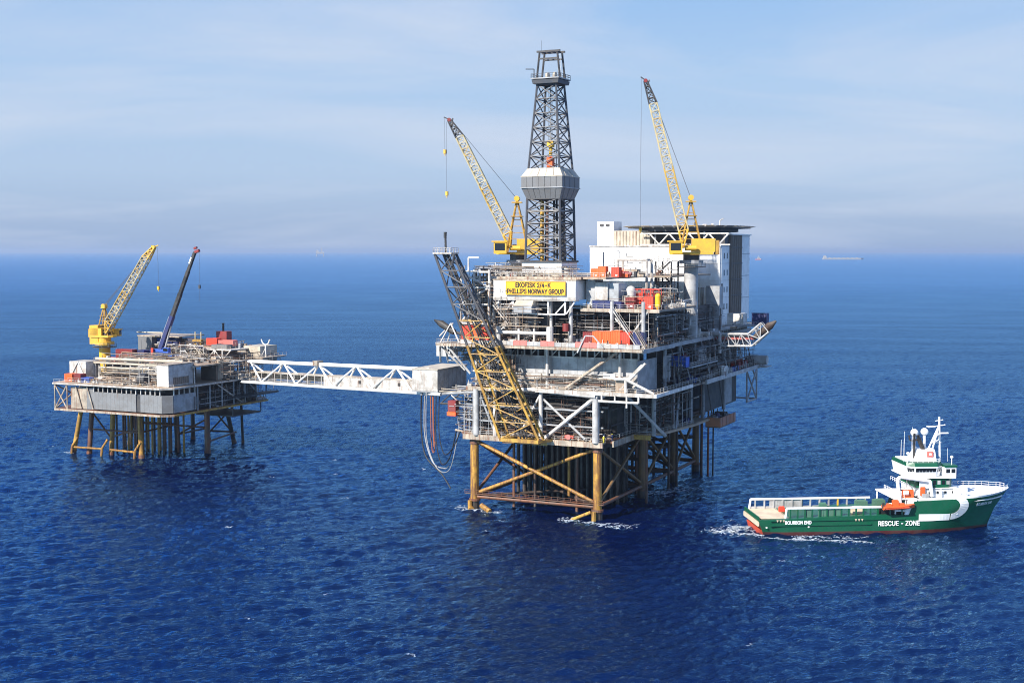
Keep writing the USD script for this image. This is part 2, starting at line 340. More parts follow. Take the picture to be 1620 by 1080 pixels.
def machines(t, region, n, mats, seed, smax=3.0, name="equipment"):
    """skids, boxes, small vessels, valves standing on a deck"""
    r = random.Random(seed); (x0, x1), (y0, y1), z = region
    for _ in range(n):
        x, y = r.uniform(x0, x1), r.uniform(y0, y1); m = MB(); k = r.random(); s = r.uniform(.5, 1) * smax
        if k < .35:
            h = s * r.uniform(.3, .8); m.box(x - s/2, x + s/2, y - s/3, y + s/3, z, z + h); m.box(x - s/2 - .1, x + s/2 + .1, y - s/3 - .1, y + s/3 + .1, z + h * .35, z + h * .42)
            m.tube((x - s*.3, y, z + h), (x - s*.3, y, z + h + .9), .12, n=6)
        elif k < .6:
            rad = s * .22; m.tube((x - s/2, y, z + rad + .4), (x + s/2, y, z + rad + .4), rad, n=10); m.box(x - s*.35, x - s*.25, y - rad*.8, y + rad*.8, z, z + .5); m.box(x + s*.25, x + s*.35, y - rad*.8, y + rad*.8, z, z + .5)
        elif k < .8:
            rad = s * .25; m.disc((x, y), rad, z, z + s * .8, n=10); m.sphere((x, y, z + s * .8), rad, n=10, m=3, sz=.5, z0=0)
        else:
            for q in range(4): m.tube((x + q * .4, y, z), (x + q * .4, y, z + s * .6), .09, n=5)
            m.tube((x, y, z + s * .6), (x + 1.2, y, z + s * .6), .12, n=5); m.box(x - .2, x + 1.4, y - .3, y + .3, z, z + .3)
        t.part(name, m, r.choice(mats))

# ================================================================ MAIN PLATFORM: jacket
jk = Thing("steel_jacket", "yellow and rust steel legs with cross braces under the large drilling platform", "jacket", (0, 0, 0))
LEG_V = (0.0, 34.0, 62.0, 84.0)
for lv in LEG_V:
    for lu in (0.0, -36.0):
        lg = jk.part("leg", MB().loft([np.array([(lu + 1.15*math.cos(a), lv + 1.15*math.sin(a), z) for a in np.arange(16)*math.pi/8]) for z in (2.4, 19.6)]), "leg_yellow" if lv == 0 else "leg_shade_brown", smooth=40)
        jk.part("splash_sleeve", MB().disc((lu, lv), 1.32, -5, 2.2, 14), "marine_growth", lg)
        jk.part("flange", MB().disc((lu, lv), 1.6, 2.2, 2.8, 14), "rust_steel", lg)
        jk.part("collar", MB().disc((lu, lv), 1.35, 17.8, 19.6, 14), "rust_steel", lg)
def brace(a, b, r=.48, mat="leg_yellow"): jk.part("brace", tube(a, b, r, n=10), mat, smooth=40)
brace((-35.2, -.3, 18.6), (-.8, -.3, 4.6)); brace((-35.2, .4, 4.4), (-.8, .4, 18.4))
for va, vb in zip(LEG_V[:-1], LEG_V[1:]):
    for lu, mt in ((0, "leg_shade_brown"), (-36, "rust_steel")):
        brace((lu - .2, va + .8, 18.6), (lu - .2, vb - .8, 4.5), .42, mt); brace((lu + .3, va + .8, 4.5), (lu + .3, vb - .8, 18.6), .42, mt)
        brace((lu, va, 3.4), (lu, vb, 3.4), .5, "rust_steel")
for lv in LEG_V:
    brace((-36, lv, 3.4), (0, lv, 3.4), .6, "rust_steel")
    if lv: brace((-35.2, lv - .3, 18.6), (-.8, lv - .3, 4.6), .42, "rust_dark"); brace((-35.2, lv + .3, 4.6), (-.8, lv + .3, 18.6), .42, "rust_dark")
for k, (a, b) in enumerate((((-36, 0, 3.4), (0, 34, 3.4)), ((0, 0, 3.4), (-36, 34, 3.4)), ((-36, 34, 3.4), (0, 62, 3.4)), ((0, 34, 3.4), (-36, 62, 3.4)))): brace(a, b, .42, "rust_dark")
jk.part("walkway", box(-38.5, 2.0, -1.0, -.2, 4.1, 4.25).add(*rail([(-38.5, -1.0, 4.2), (2, -1.0, 4.2)], 1.0, 1.8).arrays()), "rust_steel")
r = random.Random(3)
for kv, vv in enumerate((22.0, 25.5, 29.0)):
    for k in range(18):
        u = -33.2 + k * 1.78 + (kv % 2) * .5; jk.part("conductor", tube((u, vv + r.uniform(-.3, .3), -5), (u + r.uniform(-.15, .15), vv, 19.5), .5, n=8), r.choice(["rust_dark", "black_steel", "black_steel", "black_steel"]), smooth=40)
for u, vv, m_ in ((-11.5, 8, "leg_yellow"), (-9.5, 8.8, "rust_steel"), (-27.5, 7, "rust_steel"), (-22, 9, "rust_dark"), (-4, 40, "rust_steel"), (3.5, 28, "rust_steel"), (2.5, 50, "rust_dark"), (3.3, 55, "rust_dark")):
    jk.part("riser", tube((u, vv, 4 if m_ == "leg_yellow" else -5), (u, vv, 19.5), .38, n=8), m_)
jk.part("fender", MB().tube((-36.3, -1.6, .2), (-35.6, -2.6, .1), .8, n=8).tube((-33, -2, 1.4), (-29.8, -3.2, .2), .7, n=8).tube((-36.6, -1.6, -1), (-36.6, -1.6, 2.4), .6, n=8), "leg_yellow")
jk.part("fender", MB().tube((-6.5, -2.5, -.2), (-1.2, -1.6, 2.2), .45, n=8).tube((-.2, -1.9, -1), (-.2, -1.9, 2.4), .6, n=8), "yellow_rust")

# inner members behind the front row, their dark colour imitating a shadowed mass
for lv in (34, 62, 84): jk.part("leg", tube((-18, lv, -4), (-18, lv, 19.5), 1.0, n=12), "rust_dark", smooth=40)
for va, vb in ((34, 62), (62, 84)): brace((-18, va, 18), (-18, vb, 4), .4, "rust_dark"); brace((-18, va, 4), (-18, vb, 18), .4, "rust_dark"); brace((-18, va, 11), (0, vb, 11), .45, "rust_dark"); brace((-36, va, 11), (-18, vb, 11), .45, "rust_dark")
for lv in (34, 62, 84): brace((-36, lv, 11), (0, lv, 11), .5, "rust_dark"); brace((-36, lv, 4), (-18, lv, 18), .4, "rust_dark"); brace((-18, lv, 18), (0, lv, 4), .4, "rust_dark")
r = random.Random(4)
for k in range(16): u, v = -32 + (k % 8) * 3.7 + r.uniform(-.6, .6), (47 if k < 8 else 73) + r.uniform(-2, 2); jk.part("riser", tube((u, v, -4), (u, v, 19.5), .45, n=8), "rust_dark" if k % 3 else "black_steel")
# ================================================================ MAIN PLATFORM: topsides
tp = Thing("platform_topsides", "stacked steel decks full of pipework on the large drilling platform", "oil platform", (0, 0, 19.6))
D = "dark_steel"
# -- cellar deck (z 20) with its edge beams
tp.part("cellar_deck", box(-41, 3.2, 2.0, 92, 19.9, 20.5), "rust_steel"); tp.part("cellar_deck", box(-38, 1.5, -1.6, 2.0, 19.9, 20.5), "deck_brown")
tp.part("edge_beam", box(-13.5, 2.2, -2.2, -1.6, 19.2, 20.6), "cream_steel"); tp.part("edge_beam", box(-38.5, -26.5, -2.2, -1.6, 19.2, 20.6), "cream_steel"); tp.part("edge_beam", box(-26.5, -13.5, -2.25, -1.62, 18.9, 20.7), "yellow_rust")
tp.part("edge_beam", box(3.2, 3.7, 2, 60, 19.0, 20.6), "cream_steel"); tp.part("edge_beam", box(3.2, 8.5, 17, 17.4, 19.2, 20.5), "yellow_rust")
tp.part("cellar_deck", MB().prism([(3.7, 18), (9, 24), (11.5, 46), (11.5, 60), (3.7, 60)], 19.9, 20.4), "deck_brown")
tp.part("edge_beam", MB().bar((3.7, 18, 20), (9, 24, 20), .55).bar((9, 24, 20), (11.5, 46, 20), .55).bar((11.5, 46, 20), (11.5, 60, 20), .55), "deck_brown")
tp.part("handrail", rail([(-38, -2, 20.6), (2, -2, 20.6), (3.4, 17, 20.6), (8.8, 24, 20.4), (11.3, 46, 20.4)]), "worn_white")
# girders under the cellar deck
for v in (10, 34, 62, 84): tp.part("girder", box(-40, 3, v - .3, v + .3, 18.3, 19.9), "rust_steel")
for u in (-36, -18, 0): tp.part("girder", box(u - .3, u + .3, 0, 90, 18.2, 19.85), "rust_dark")
# -- open cellar storey z 20..33: columns, trusses, bulkheads
for u, mat, rr in ((-34.5, "pale_grey", .85), (-28.8, "worn_white", .55), (-15.4, "white_steel", .55), (.2, "pale_grey", .95)): tp.part("column", tube((u, -1.9, 20.5), (u, -1.9, 33), rr, n=10), mat, smooth=40)
for u in (-36, -18, 0, 9):
    for v in (18, 34, 50, 62, 84): tp.part("column", tube((u, v, 20.3), (u, v, 33), .6, n=8), "grey_steel")
for a, b, rr, mt in (((-14.2, -2.1, 20.8), (.0, -2.1, 32.3), .5, "white_steel"), ((-8, -1.6, 26.4), (.2, -1.6, 31.9), .35, "worn_white"), ((-15.4, -1.4, 31.5), (-3, -1.4, 21.2), .32, "pale_grey"), ((-22, -1.2, 21), (-16, -1.2, 32), .3, "worn_white"), ((-34, -1.2, 32), (-29, -1.2, 21), .3, "grey_steel"),
                     ((5.3, 6, 32.6), (12.4, 18, 20.5), .42, "pale_grey"), ((-22.8, -1, 31.5), (-17.5, -1, 22.5), .3, "pale_grey"), ((9, 40, 32), (11.2, 30, 21), .3, "grey_steel")):
    tp.part("brace", tube(a, b, rr, n=8), mt)
tp.part("header_pipe", MB().tube((-30, -2.6, 33.2), (-17.5, -2.6, 33.6), .55, n=10).tube((-17.5, -2.6, 33.6), (.4, -2.6, 32.6), .55, n=10).tube((.4, -2.6, 32.6), (1.2, 1, 32.4), .55, n=10), "white_steel", smooth=40)
for z in (24.2, 28.4): tp.part("beam", box(-38, 2, -1.3, -1.0, z, z + .35), "grey_steel"); tp.part("beam", box(2.2, 2.5, 4, 60, z, z + .35), "dark_steel")
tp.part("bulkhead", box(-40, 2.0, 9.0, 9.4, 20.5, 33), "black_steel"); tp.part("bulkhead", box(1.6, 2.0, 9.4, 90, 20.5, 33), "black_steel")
for k in range(24):
    u = -37 + k * 1.62; tp.part("stud", box(u - .12, u + .12, 8.75, 9.0, 20.5, 33), "dark_steel" if k % 3 else "grey_steel")
pipes(tp, ((-38, 1.5), (.5, 8), (20.8, 32.5)), 70, .34, ["grey_steel", "cream_steel", "dark_steel", "dark_steel", "black_steel", "dark_steel", "rust_dark"], 11)
pipes(tp, ((2.3, 8.5), (12, 60), (20.8, 32.5)), 46, .26, ["grey_steel", "dark_steel", "worn_white", "dark_steel", "pale_grey"], 12)
machines(tp, ((-37, 0), (-.5, 7), 20.5), 26, ["grey_steel", "cream_steel", "deck_brown", "dark_steel", "dark_steel"], 13, 2.6)
machines(tp, ((3, 9), (25, 58), 20.4), 12, ["grey_steel", "navy_paint", "dark_steel", "worn_white"], 14, 2.6)
for v0 in (14, 22, 30, 38, 46): tp.part("ladder_frame", ladder((2.8, v0, 20.5), (2.8, v0, 32), 1.2, (0, 1, 0)), "worn_white" if v0 != 30 else "grey_steel")
tp.part("cage_frame", MB().path([(10.5, 38, 20.4), (10.5, 38, 30), (10.5, 46, 30), (10.5, 46, 20.4)], .14).path([(8, 38, 30), (10.5, 38, 30)], .14).path([(8, 46, 30), (10.5, 46, 30)], .14).path([(10.5, 38, 25), (10.5, 46, 25)], .1).path([(10.5, 42, 20.4), (10.5, 42, 30)], .1), "pale_grey")
# left flank below the main deck: red fire box, pipe racks
tp.part("pipe_rack", MB().path([(-45, 6, 20.2), (-38, 2, 20.2)], .35), "cream_steel")
for z in (21, 24, 27): tp.part("beam", MB().bar((-44, 6, z), (-36.5, 1, z), .22).bar((-44, 6, z), (-44, 16, z), .2), "grey_steel")
for p in ((-44, 6), (-41.5, 4.4), (-39, 2.7), (-44, 11)): tp.part("post", tube((p[0], p[1], 20), (p[0], p[1], 27.4), .16, n=5), "grey_steel")
pipes(tp, ((-44, -37), (4, 16), (20.5, 27.4)), 40, .22, ["grey_steel", "dark_steel", "worn_white", "cream_steel"], 15)
# -- main deck (z 33)
tp.part("main_deck", box(-37.5, 12.5, -1.5, 100, 32.9, 33.4), "deck_plate"); tp.part("main_deck", box(12.5, 16.5, 3, 104, 32.9, 33.4), "deck_plate")
tp.part("edge_beam", box(-16.5, 16.5, -3.2, -1.5, 33.0, 33.9), "worn_white"); tp.part("edge_beam", box(16.5, 17.1, -3.2, 27, 33.0, 33.9), "white_steel")
tp.part("edge_beam", box(16.5, 17.0, 40, 104, 32.6, 33.8), "pale_grey"); tp.part("edge_beam", box(-37.5, -16.5, -2.2, -1.5, 32.6, 33.6), "cream_steel")
tp.part("spreader_frame", MB().tube((1.5, -3.4, 31.6), (12.4, -3.4, 31.6), .33, n=8).path([(2.4, -3.4, 31.6), (2.4, -3.4, 33.2)], .22).path([(6, -3.4, 31.6), (6, -3.4, 33.2)], .22).path([(9.2, -3.4, 30.2), (9.2, -3.4, 33.2)], .22).path([(12.4, -3.4, 31.6), (12.4, -3.4, 33.2)], .25), "white_steel")
tp.part("deck_bracket", MB().tube((8.6, -2.6, 37.4), (16.3, -2.6, 34.0), .36, n=6).tube((5.5, -2.6, 37.4), (8.8, -2.6, 37.4), .36, n=6).tube((8.6, -2.6, 34), (8.6, -2.6, 37.4), .36, n=6), "white_steel")
tp.part("equipment", box(5.6, 8.2, -1.9, 0, 33.9, 37.0), "deck_brown")
tp.part("handrail", rail([(-37, -2, 33.6), (-16.5, -2.8, 33.9), (16.3, -2.8, 33.9), (16.6, 27, 33.9), (16.6, 104, 33.8)], 1.1, 2.4), "worn_white")
# wall of the front between main and upper deck
WALL_V = 2.0
tp.part("lower_plating", box(-27, 10.4, .9, 1.6, 33.4, 37.6), "worn_white"); tp.part("plinth", box(-27, 10.4, .2, .9, 33.4, 34.5), "cream_steel")
nP = 15
for k in range(nP):
    u0 = -26 + k * 36.2 / nP; tp.part("wall_panel", box(u0 + .03, u0 + 36.2 / nP - .03, WALL_V, WALL_V + .25, 37.6, 41.9), "pale_grey" if k % 5 else "grey_steel")
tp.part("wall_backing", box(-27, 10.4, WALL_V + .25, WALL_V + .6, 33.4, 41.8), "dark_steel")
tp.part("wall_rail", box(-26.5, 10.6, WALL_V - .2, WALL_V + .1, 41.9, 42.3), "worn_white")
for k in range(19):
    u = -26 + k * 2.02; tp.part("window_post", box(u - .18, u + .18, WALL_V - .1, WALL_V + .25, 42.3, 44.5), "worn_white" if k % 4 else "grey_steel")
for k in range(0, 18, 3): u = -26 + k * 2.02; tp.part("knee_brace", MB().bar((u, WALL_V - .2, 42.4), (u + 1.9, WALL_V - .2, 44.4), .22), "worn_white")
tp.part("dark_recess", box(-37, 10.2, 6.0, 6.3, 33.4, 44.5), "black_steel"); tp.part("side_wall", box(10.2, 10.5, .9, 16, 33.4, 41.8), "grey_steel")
for u in (-14.6, 5.9): tp.part("column", tube((u, .4, 33.5), (u, .4, 44.5), .42, n=8), "worn_white")
tp.part("support_strut", tube((-8.6, -1.2, 34.2), (5.8, -1.2, 44.2), .42, n=8), "cream_steel", label="slanting strut with rusty lower end"); tp.part("support_strut", tube((6.8, -1.6, 34.6), (13.6, -1.6, 41.6), .36, n=8), "worn_white"); tp.part("support_strut", tube((5.6, -.8, 34.2), (12.6, -.8, 41.4), .28, n=8), "worn_white")
tp.part("doorway", box(-8.3, -6.6, .55, .88, 34.5, 37.2), "black_steel"); tp.part("hatch", box(-5.6, -2.4, .4, .88, 34.6, 37.0), "cream_steel"); tp.part("hatch", box(1.2, 4.6, .4, .88, 36.4, 38.4), "white_steel")
for k in range(14): u = -14 + k * 1.75; tp.part("scupper", box(u, u + .9, .02, .2, 33.6, 34.2), "black_steel")
pipes(tp, ((-37, -23), (-1, 5), (33.8, 44)), 60, .42, ["cream_steel", "worn_white", "cream_steel", "grey_steel", "dark_steel"], 21)
machines(tp, ((-36, -22), (-1, 4), 33.5), 14, ["cream_steel", "worn_white", "deck_brown", "grey_steel"], 22, 3)
pipes(tp, ((-22, 9), (-.6, .7), (33.8, 38)), 24, .16, ["cream_steel", "worn_white", "rust_steel"], 23)
tp.part("hose_reel", MB().tube((-25.8, -1.3, 38), (-25.8, -.3, 38), 1.2, n=16).tube((-25.8, -1.5, 38), (-25.8, -.1, 38), .45, n=10), "worn_white")
# left side: brackets and cabin beyond the bridge landing
for a, b in (((-45, -3, 44.3), (-46.5, 0, 39.6)), ((-43.4, -3, 44.3), (-44.6, 1, 39.6)), ((-42, -4, 44.3), (-36.5, -1.5, 37)), ((-44, -4, 44.3), (-40, -1.5, 39.4)), ((-45, 6, 44.3), (-38, 4, 38))): tp.part("bracket", tube(a, b, .3, n=6), "worn_white")
pipes(tp, ((-45, -37), (-1, 12), (40, 44)), 34, .3, ["worn_white", "cream_steel", "grey_steel"], 24)
# -- right flank between main deck and upper deck (in shade)
for v in (18, 30, 44, 58, 72, 86): tp.part("column", tube((12.0, v, 33.4), (12.0, v, 45), .5, n=8), "grey_steel")
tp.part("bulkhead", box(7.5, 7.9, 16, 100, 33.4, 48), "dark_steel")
tp.part("wall_panel", box(12.2, 12.5, 46, 54, 36.5, 42.5), "pale_grey"); tp.part("wall_panel", box(11.8, 12.1, 17, 23, 36, 42), "pale_grey")
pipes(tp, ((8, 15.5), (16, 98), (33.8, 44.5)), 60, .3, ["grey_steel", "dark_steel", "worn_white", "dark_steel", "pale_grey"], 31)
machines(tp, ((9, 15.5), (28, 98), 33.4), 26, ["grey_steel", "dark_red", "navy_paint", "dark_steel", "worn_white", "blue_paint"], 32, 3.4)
tp.part("mezzanine", box(8, 16.6, 27, 52, 38.2, 38.5), "grey_steel"); tp.part("handrail", rail([(16.4, 27, 38.5), (16.4, 52, 38.5)]), "worn_white")
tp.part("crane_rest", MB().tube((8, 58, 45.9), (15.2, 58, 45.9), .7, n=8).tube((15.2, 58, 45.9), (15.2, 58, 40), .5, n=8).tube((8, 60, 45.9), (15.5, 72, 47), .55, n=8), "pale_grey")
# hull like wall under the main deck on the right and the open cage at its far end
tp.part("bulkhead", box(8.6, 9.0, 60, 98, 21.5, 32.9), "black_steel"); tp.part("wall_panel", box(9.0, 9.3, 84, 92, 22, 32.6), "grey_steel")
for a, b in (((12, 100, 21), (12, 112, 31)), ((12, 100, 31), (12, 112, 21)), ((12, 100, 21), (12, 112, 21)), ((12, 112, 21), (12, 112, 32)), ((12, 100, 21), (12, 100, 32)), ((12, 106, 32), (12, 112, 27)), ((4, 112, 21), (12, 112, 21)), ((4, 112, 21), (4, 112, 32)), ((12, 100, 32), (12, 112, 32)), ((4, 112, 32), (12, 112, 32))): tp.part("cage_bar", tube(a, b, .3, n=5), "grey_steel")
# -- upper deck (z 45)
tp.part("upper_deck", box(-45, 13.6, -4.5, 20, 44.5, 45.1), "deck_plate"); tp.part("upper_deck", box(-40, 12.8, 20, 100, 44.5, 45.1), "deck_plate")
tp.part("edge_beam", box(-45.2, 13.9, -5.0, -4.5, 44.5, 45.2), "cream_steel"); tp.part("edge_beam", box(13.6, 14.1, -4.5, 20, 44.2, 45.3), "grey_steel"); tp.part("edge_beam", box(12.8, 13.2, 20.1, 100, 44.2, 45.3), "grey_steel")
for k in range(26):
    u0 = -37.6 + k * 1.96
    if u0 > 12.5: break
    mat = "faded_red" if (-22 < u0 < -18.2 or -16 < u0 < -11.5 or -6 < u0 < 1) else ("pale_grey" if k % 3 else "worn_white")
    tp.part("parapet_panel", box(u0 + .04, u0 + 1.92, -5.1, -4.95, 45.35, 46.7 if mat == "faded_red" else 46.4), mat)
tp.part("handrail", rail([(-45, -4.8, 45.2), (13.7, -4.8, 45.2), (13.9, 20, 45.2), (13, 90, 45.2)], 1.2, 2.2), "worn_white"); tp.part("handrail", rail([(-45, -4.8, 45.2), (-45, 15, 45.2)], 1.2), "worn_white")
tp.part("edge_frame", MB().bar((-3.6, -5.3, 44), (-1.4, -5.3, 48.4), .3).bar((-1.4, -5.3, 48.4), (.8, -5.3, 48.4), .3).bar((.8, -5.3, 48.4), (3.6, -5.3, 45.4), .3), "pale_grey")
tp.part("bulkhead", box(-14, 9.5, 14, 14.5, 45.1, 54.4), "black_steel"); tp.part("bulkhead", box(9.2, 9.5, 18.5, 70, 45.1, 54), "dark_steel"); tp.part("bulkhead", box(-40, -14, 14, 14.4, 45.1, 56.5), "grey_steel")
for u in (-31, -24.5, -14.2, -8.5, 3, 11.6): tp.part("column", tube((u, 2.0, 45.1), (u, 2.0, 57), .5 if u > -10 else .38, n=8), "pale_grey" if u > -12 else "white_steel")
for u in (3, 11.6): tp.part("column", tube((u, 12, 45.1), (u, 12, 55), .5, n=8), "grey_steel")
tp.part("silo", MB().disc((-21.5, 6), 1.9, 46.5, 53, 14).sphere((-21.5, 6, 53), 1.9, n=14, m=3, sz=.4, z0=0), "grey_steel"); tp.part("silo", MB().disc((-17, 6), 1.9, 46.5, 53, 14).sphere((-17, 6, 53), 1.9, n=14, m=3, sz=.4, z0=0), "dark_steel")
tp.part("manifold", MB().tube((-28, -1.5, 48.4), (-13, -1.5, 48.4), .5, n=8).tube((-28, -1.5, 45.2), (-28, -1.5, 50), .65, n=8).tube((-22, -1.5, 45.2), (-22, -1.5, 49.6), .3, n=8).tube((-17.5, -1.5, 45.2), (-17.5, -1.5, 49.6), .3, n=8).tube((-13, -1.5, 45.2), (-13, -1.5, 50.2), .9, n=8), "white_steel")
tp.part("hopper", MB().loft([np.array([(-9.5 + .9*math.cos(a), 1 + .9*math.sin(a), z) for a in np.arange(10)*math.pi/5]) for z in (49, 51)]), "dark_red")
machines(tp, ((-29, 9), (-3, 3), 45.1), 60, ["cream_steel", "grey_steel", "worn_white", "dark_steel", "rust_steel", "deck_brown", "faded_red"], 141, 1.6); machines(tp, ((-29, 9), (0, 15), 45.1), 50, ["cream_steel", "grey_steel", "worn_white", "dark_steel", "grey_steel", "deck_brown"], 41, 3)
pipes(tp, ((-30, 9), (5, 16), (45.5, 56)), 60, .36, ["grey_steel", "dark_steel", "cream_steel", "dark_steel", "black_steel"], 42)
# left block of process modules
for u in (-40, -36, -31.5):
    for v in (0, 9): tp.part("post", tube((u, v, 45.1), (u, v, 65), .33, n=6), "white_steel")
for z in (50.5, 55.6, 60.2, 64.4): tp.part("module_beam", MB().bar((-40.5, 0, z), (-31.5, 0, z), .5).bar((-40, 0, z), (-40, 9, z), .45), "white_steel"); tp.part("module_floor", box(-40.2, -31.6, .3, 9, z - .15, z), "cream_steel")
for a, b in (((-40, -.1, 64.4), (-31.5, -.1, 60.2)), ((-31.5, -.1, 60.2), (-40, -.1, 55.6)), ((-40, -.1, 50.5), (-36, -.1, 55.6)), ((-36, -.1, 45.4), (-31.5, -.1, 50.5))): tp.part("module_brace", tube(a, b, .32, n=6), "white_steel")
tp.part("vessel", MB().disc((-36.6, 4), 2.0, 50.5, 60, 16).sphere((-36.6, 4, 60), 2.0, n=16, m=5, sz=.7, z0=0), "worn_white", smooth=40); tp.part("vessel", MB().disc((-33, 5.4), 1.3, 52, 62, 14).sphere((-33, 5.4, 62), 1.3, n=14, m=4, sz=.7, z0=0), "white_steel", smooth=40)
tp.part("tarpaulin", box(-31.2, -30.2, 1.6, 7, 56.5, 61.5), "navy_paint")
pipes(tp, ((-40, -31), (.4, 9), (45.5, 66)), 90, .34, ["white_steel", "cream_steel", "worn_white", "grey_steel", "dark_steel"], 43)
machines(tp, ((-40, -31), (0, 8), 55.6), 8, ["cream_steel", "worn_white", "grey_steel"], 44, 2.2); machines(tp, ((-42, -31), (-2, 8), 45.1), 12, ["cream_steel", "worn_white", "dark_red", "grey_steel"], 45, 2.4)
pipes(tp, ((-31, -24), (-.5, 4), (45.5, 56.5)), 40, .2, ["white_steel", "cream_steel", "worn_white", "dark_steel"], 46)
stairs(tp, (-31, -1.5, 45.2), (-25.5, -1.5, 50.6), 1.2, "worn_white"); stairs(tp, (-25.5, -.2, 50.6), (-30, -.2, 55.6), 1.2, "worn_white")
tp.part("gooseneck_pipe", MB().path([(-38.8, 2, 64.4), (-38.8, 2, 68.2), (-35.6, 2, 68.2)], .24), "white_steel"); tp.part("gooseneck_pipe", MB().path([(-36.6, 3, 65.8), (-34.9, 3, 65.8)], .24), "white_steel")
# -- drill deck (z 62.5)
tp.part("drill_deck", box(-40, 1, 2.6, 34, 62.6, 63.1), "deck_brown"); tp.part("drill_deck", box(-36, 8, 34, 72, 62.6, 63.1), "deck_plate")
tp.part("edge_beam", box(-30, -5.6, 1.9, 2.6, 62.55, 63.2), "cream_steel"); tp.part("edge_beam", box(-40.4, -30, 2.2, 2.6, 62.4, 63.2), "worn_white")
tp.part("handrail", rail([(-40.2, 2.4, 63.2), (-5.6, 2.2, 63.2), (.8, 3, 63.2)], 1.1, 1.6, .06), "worn_white")
machines(tp, ((-39, -29), (4, 26), 63.1), 24, ["worn_white", "cream_steel", "grey_steel", "dark_steel", "white_steel"], 51, 2.6); machines(tp, ((-29, -8), (3, 6), 63.1), 20, ["dark_red", "cream_steel", "grey_steel", "worn_white", "rust_steel"], 52, 1.4)
pipes(tp, ((-39, -28), (4, 28), (63.3, 67)), 36, .2, ["white_steel", "worn_white", "grey_steel"], 53)
# drill module boxes right of the sign cabin
for k, (u0, u1, v0, z0, z1, mat) in enumerate(((-5.6, -3.2, 5.4, 56.6, 62.4, "pale_grey"), (-3.0, .6, 5.0, 57.2, 61.8, "worn_white"), (.8, 3.4, 5.6, 56.8, 61.6, "grey_steel"))):
    tp.part("module_box", box(u0, u1, v0, v0 + 6, z0, z1), mat)
# -- yard deck (z 55) on the right front
tp.part("yard_deck", box(-6, 15.5, 3, 34, 54.4, 55.0), "deck_plate"); tp.part("edge_beam", box(-6, 15.7, 2.5, 3, 54.2, 55.1), "cream_steel"); tp.part("yard_truss", MB().bar((2, 2.6, 54.4), (8, 2.6, 48), .4).bar((8, 2.6, 48), (12.5, 2.6, 54.4), .4).bar((8, 2.6, 45.1), (8, 2.6, 48), .5), "worn_white")
stairs(tp, (10.5, 1.4, 45.2), (3.8, 1.4, 54.6), 1.4, "worn_white"); stairs(tp, (13, 0, 45.2), (10, 0, 50), 1.1, "cream_steel")
tp.part("handrail", rail([(-6, 2.7, 55.1), (15.5, 2.7, 55.1), (15.5, 34, 55.1)]), "worn_white")
pipes(tp, ((5, 15), (2.8, 26), (45.5, 54.2)), 50, .28, ["worn_white", "cream_steel", "grey_steel", "dark_steel"], 54); machines(tp, ((7, 15), (4, 30), 55), 12, ["worn_white", "cream_steel", "dark_steel", "grey_steel"], 55, 2.4)
tp.part("gantry", MB().path([(-2.4, 20, 63), (-2.4, 20, 67.6), (6, 20, 67.6), (6, 20, 57)], .4).path([(-2.4, 24, 63), (-2.4, 24, 67.6), (6, 24, 67.6), (6, 24, 57)], .4).box(-2, 5.6, 19.8, 24.2, 67.3, 67.9), "worn_white"); tp.part("winch_house", box(-1.5, 3, 20.5, 23.5, 63.1, 65), "cream_steel")
machines(tp, ((-5, 5), (10, 30), 63.1), 14, ["dark_red", "orange_paint", "cream_steel", "grey_steel", "dark_steel"], 56, 2.8)
# -- stair and pipe tower left of the right-hand crane column
for u in (1.5, 6.2):
    for v in (40, 46): tp.part("tower_post", tube((u, v, 45), (u, v, 67), .25, n=6), "dark_steel")
for k, z in enumerate((49, 53, 57, 61, 64.6, 67)): tp.part("tower_landing", box(1.2, 6.5, 39.8, 46.2, z, z + .2), "grey_steel"); tp.part("handrail", rail([(1.2, 39.8, z + .2), (6.5, 39.8, z + .2)], 1.1, 1.4, .07), "dark_steel"); stairs(tp, ((2 if k % 2 else 5.6), 40.6, z - 3.4), ((5.6 if k % 2 else 2), 40.6, z), .9, "dark_steel")
pipes(tp, ((1, 8), (36, 40), (46, 66)), 36, .22, ["dark_steel", "grey_steel", "worn_white", "cream_steel", "rust_steel"], 57)
pipes(tp, ((7, 13), (28, 44), (46, 58)), 50, .26, ["dark_steel", "grey_steel", "worn_white", "pale_grey"], 58); machines(tp, ((8, 13), (30, 70), 45.1), 16, ["pale_grey", "grey_steel", "worn_white", "dark_steel"], 59, 3.2)
# right edge balcony below the living quarters
tp.part("balcony", box(10, 17, 70, 100, 46.6, 47.2), "cream_steel"); tp.part("balcony", box(12.6, 22, 72, 86, 47.2, 47.6), "grey_steel"); tp.part("bulkhead", box(10, 12.4, 70, 98, 40, 46.6), "black_steel"); tp.part("handrail", rail([(12.8, 72, 47.6), (21.8, 72, 47.6), (21.8, 86, 47.6)]), "grey_steel")

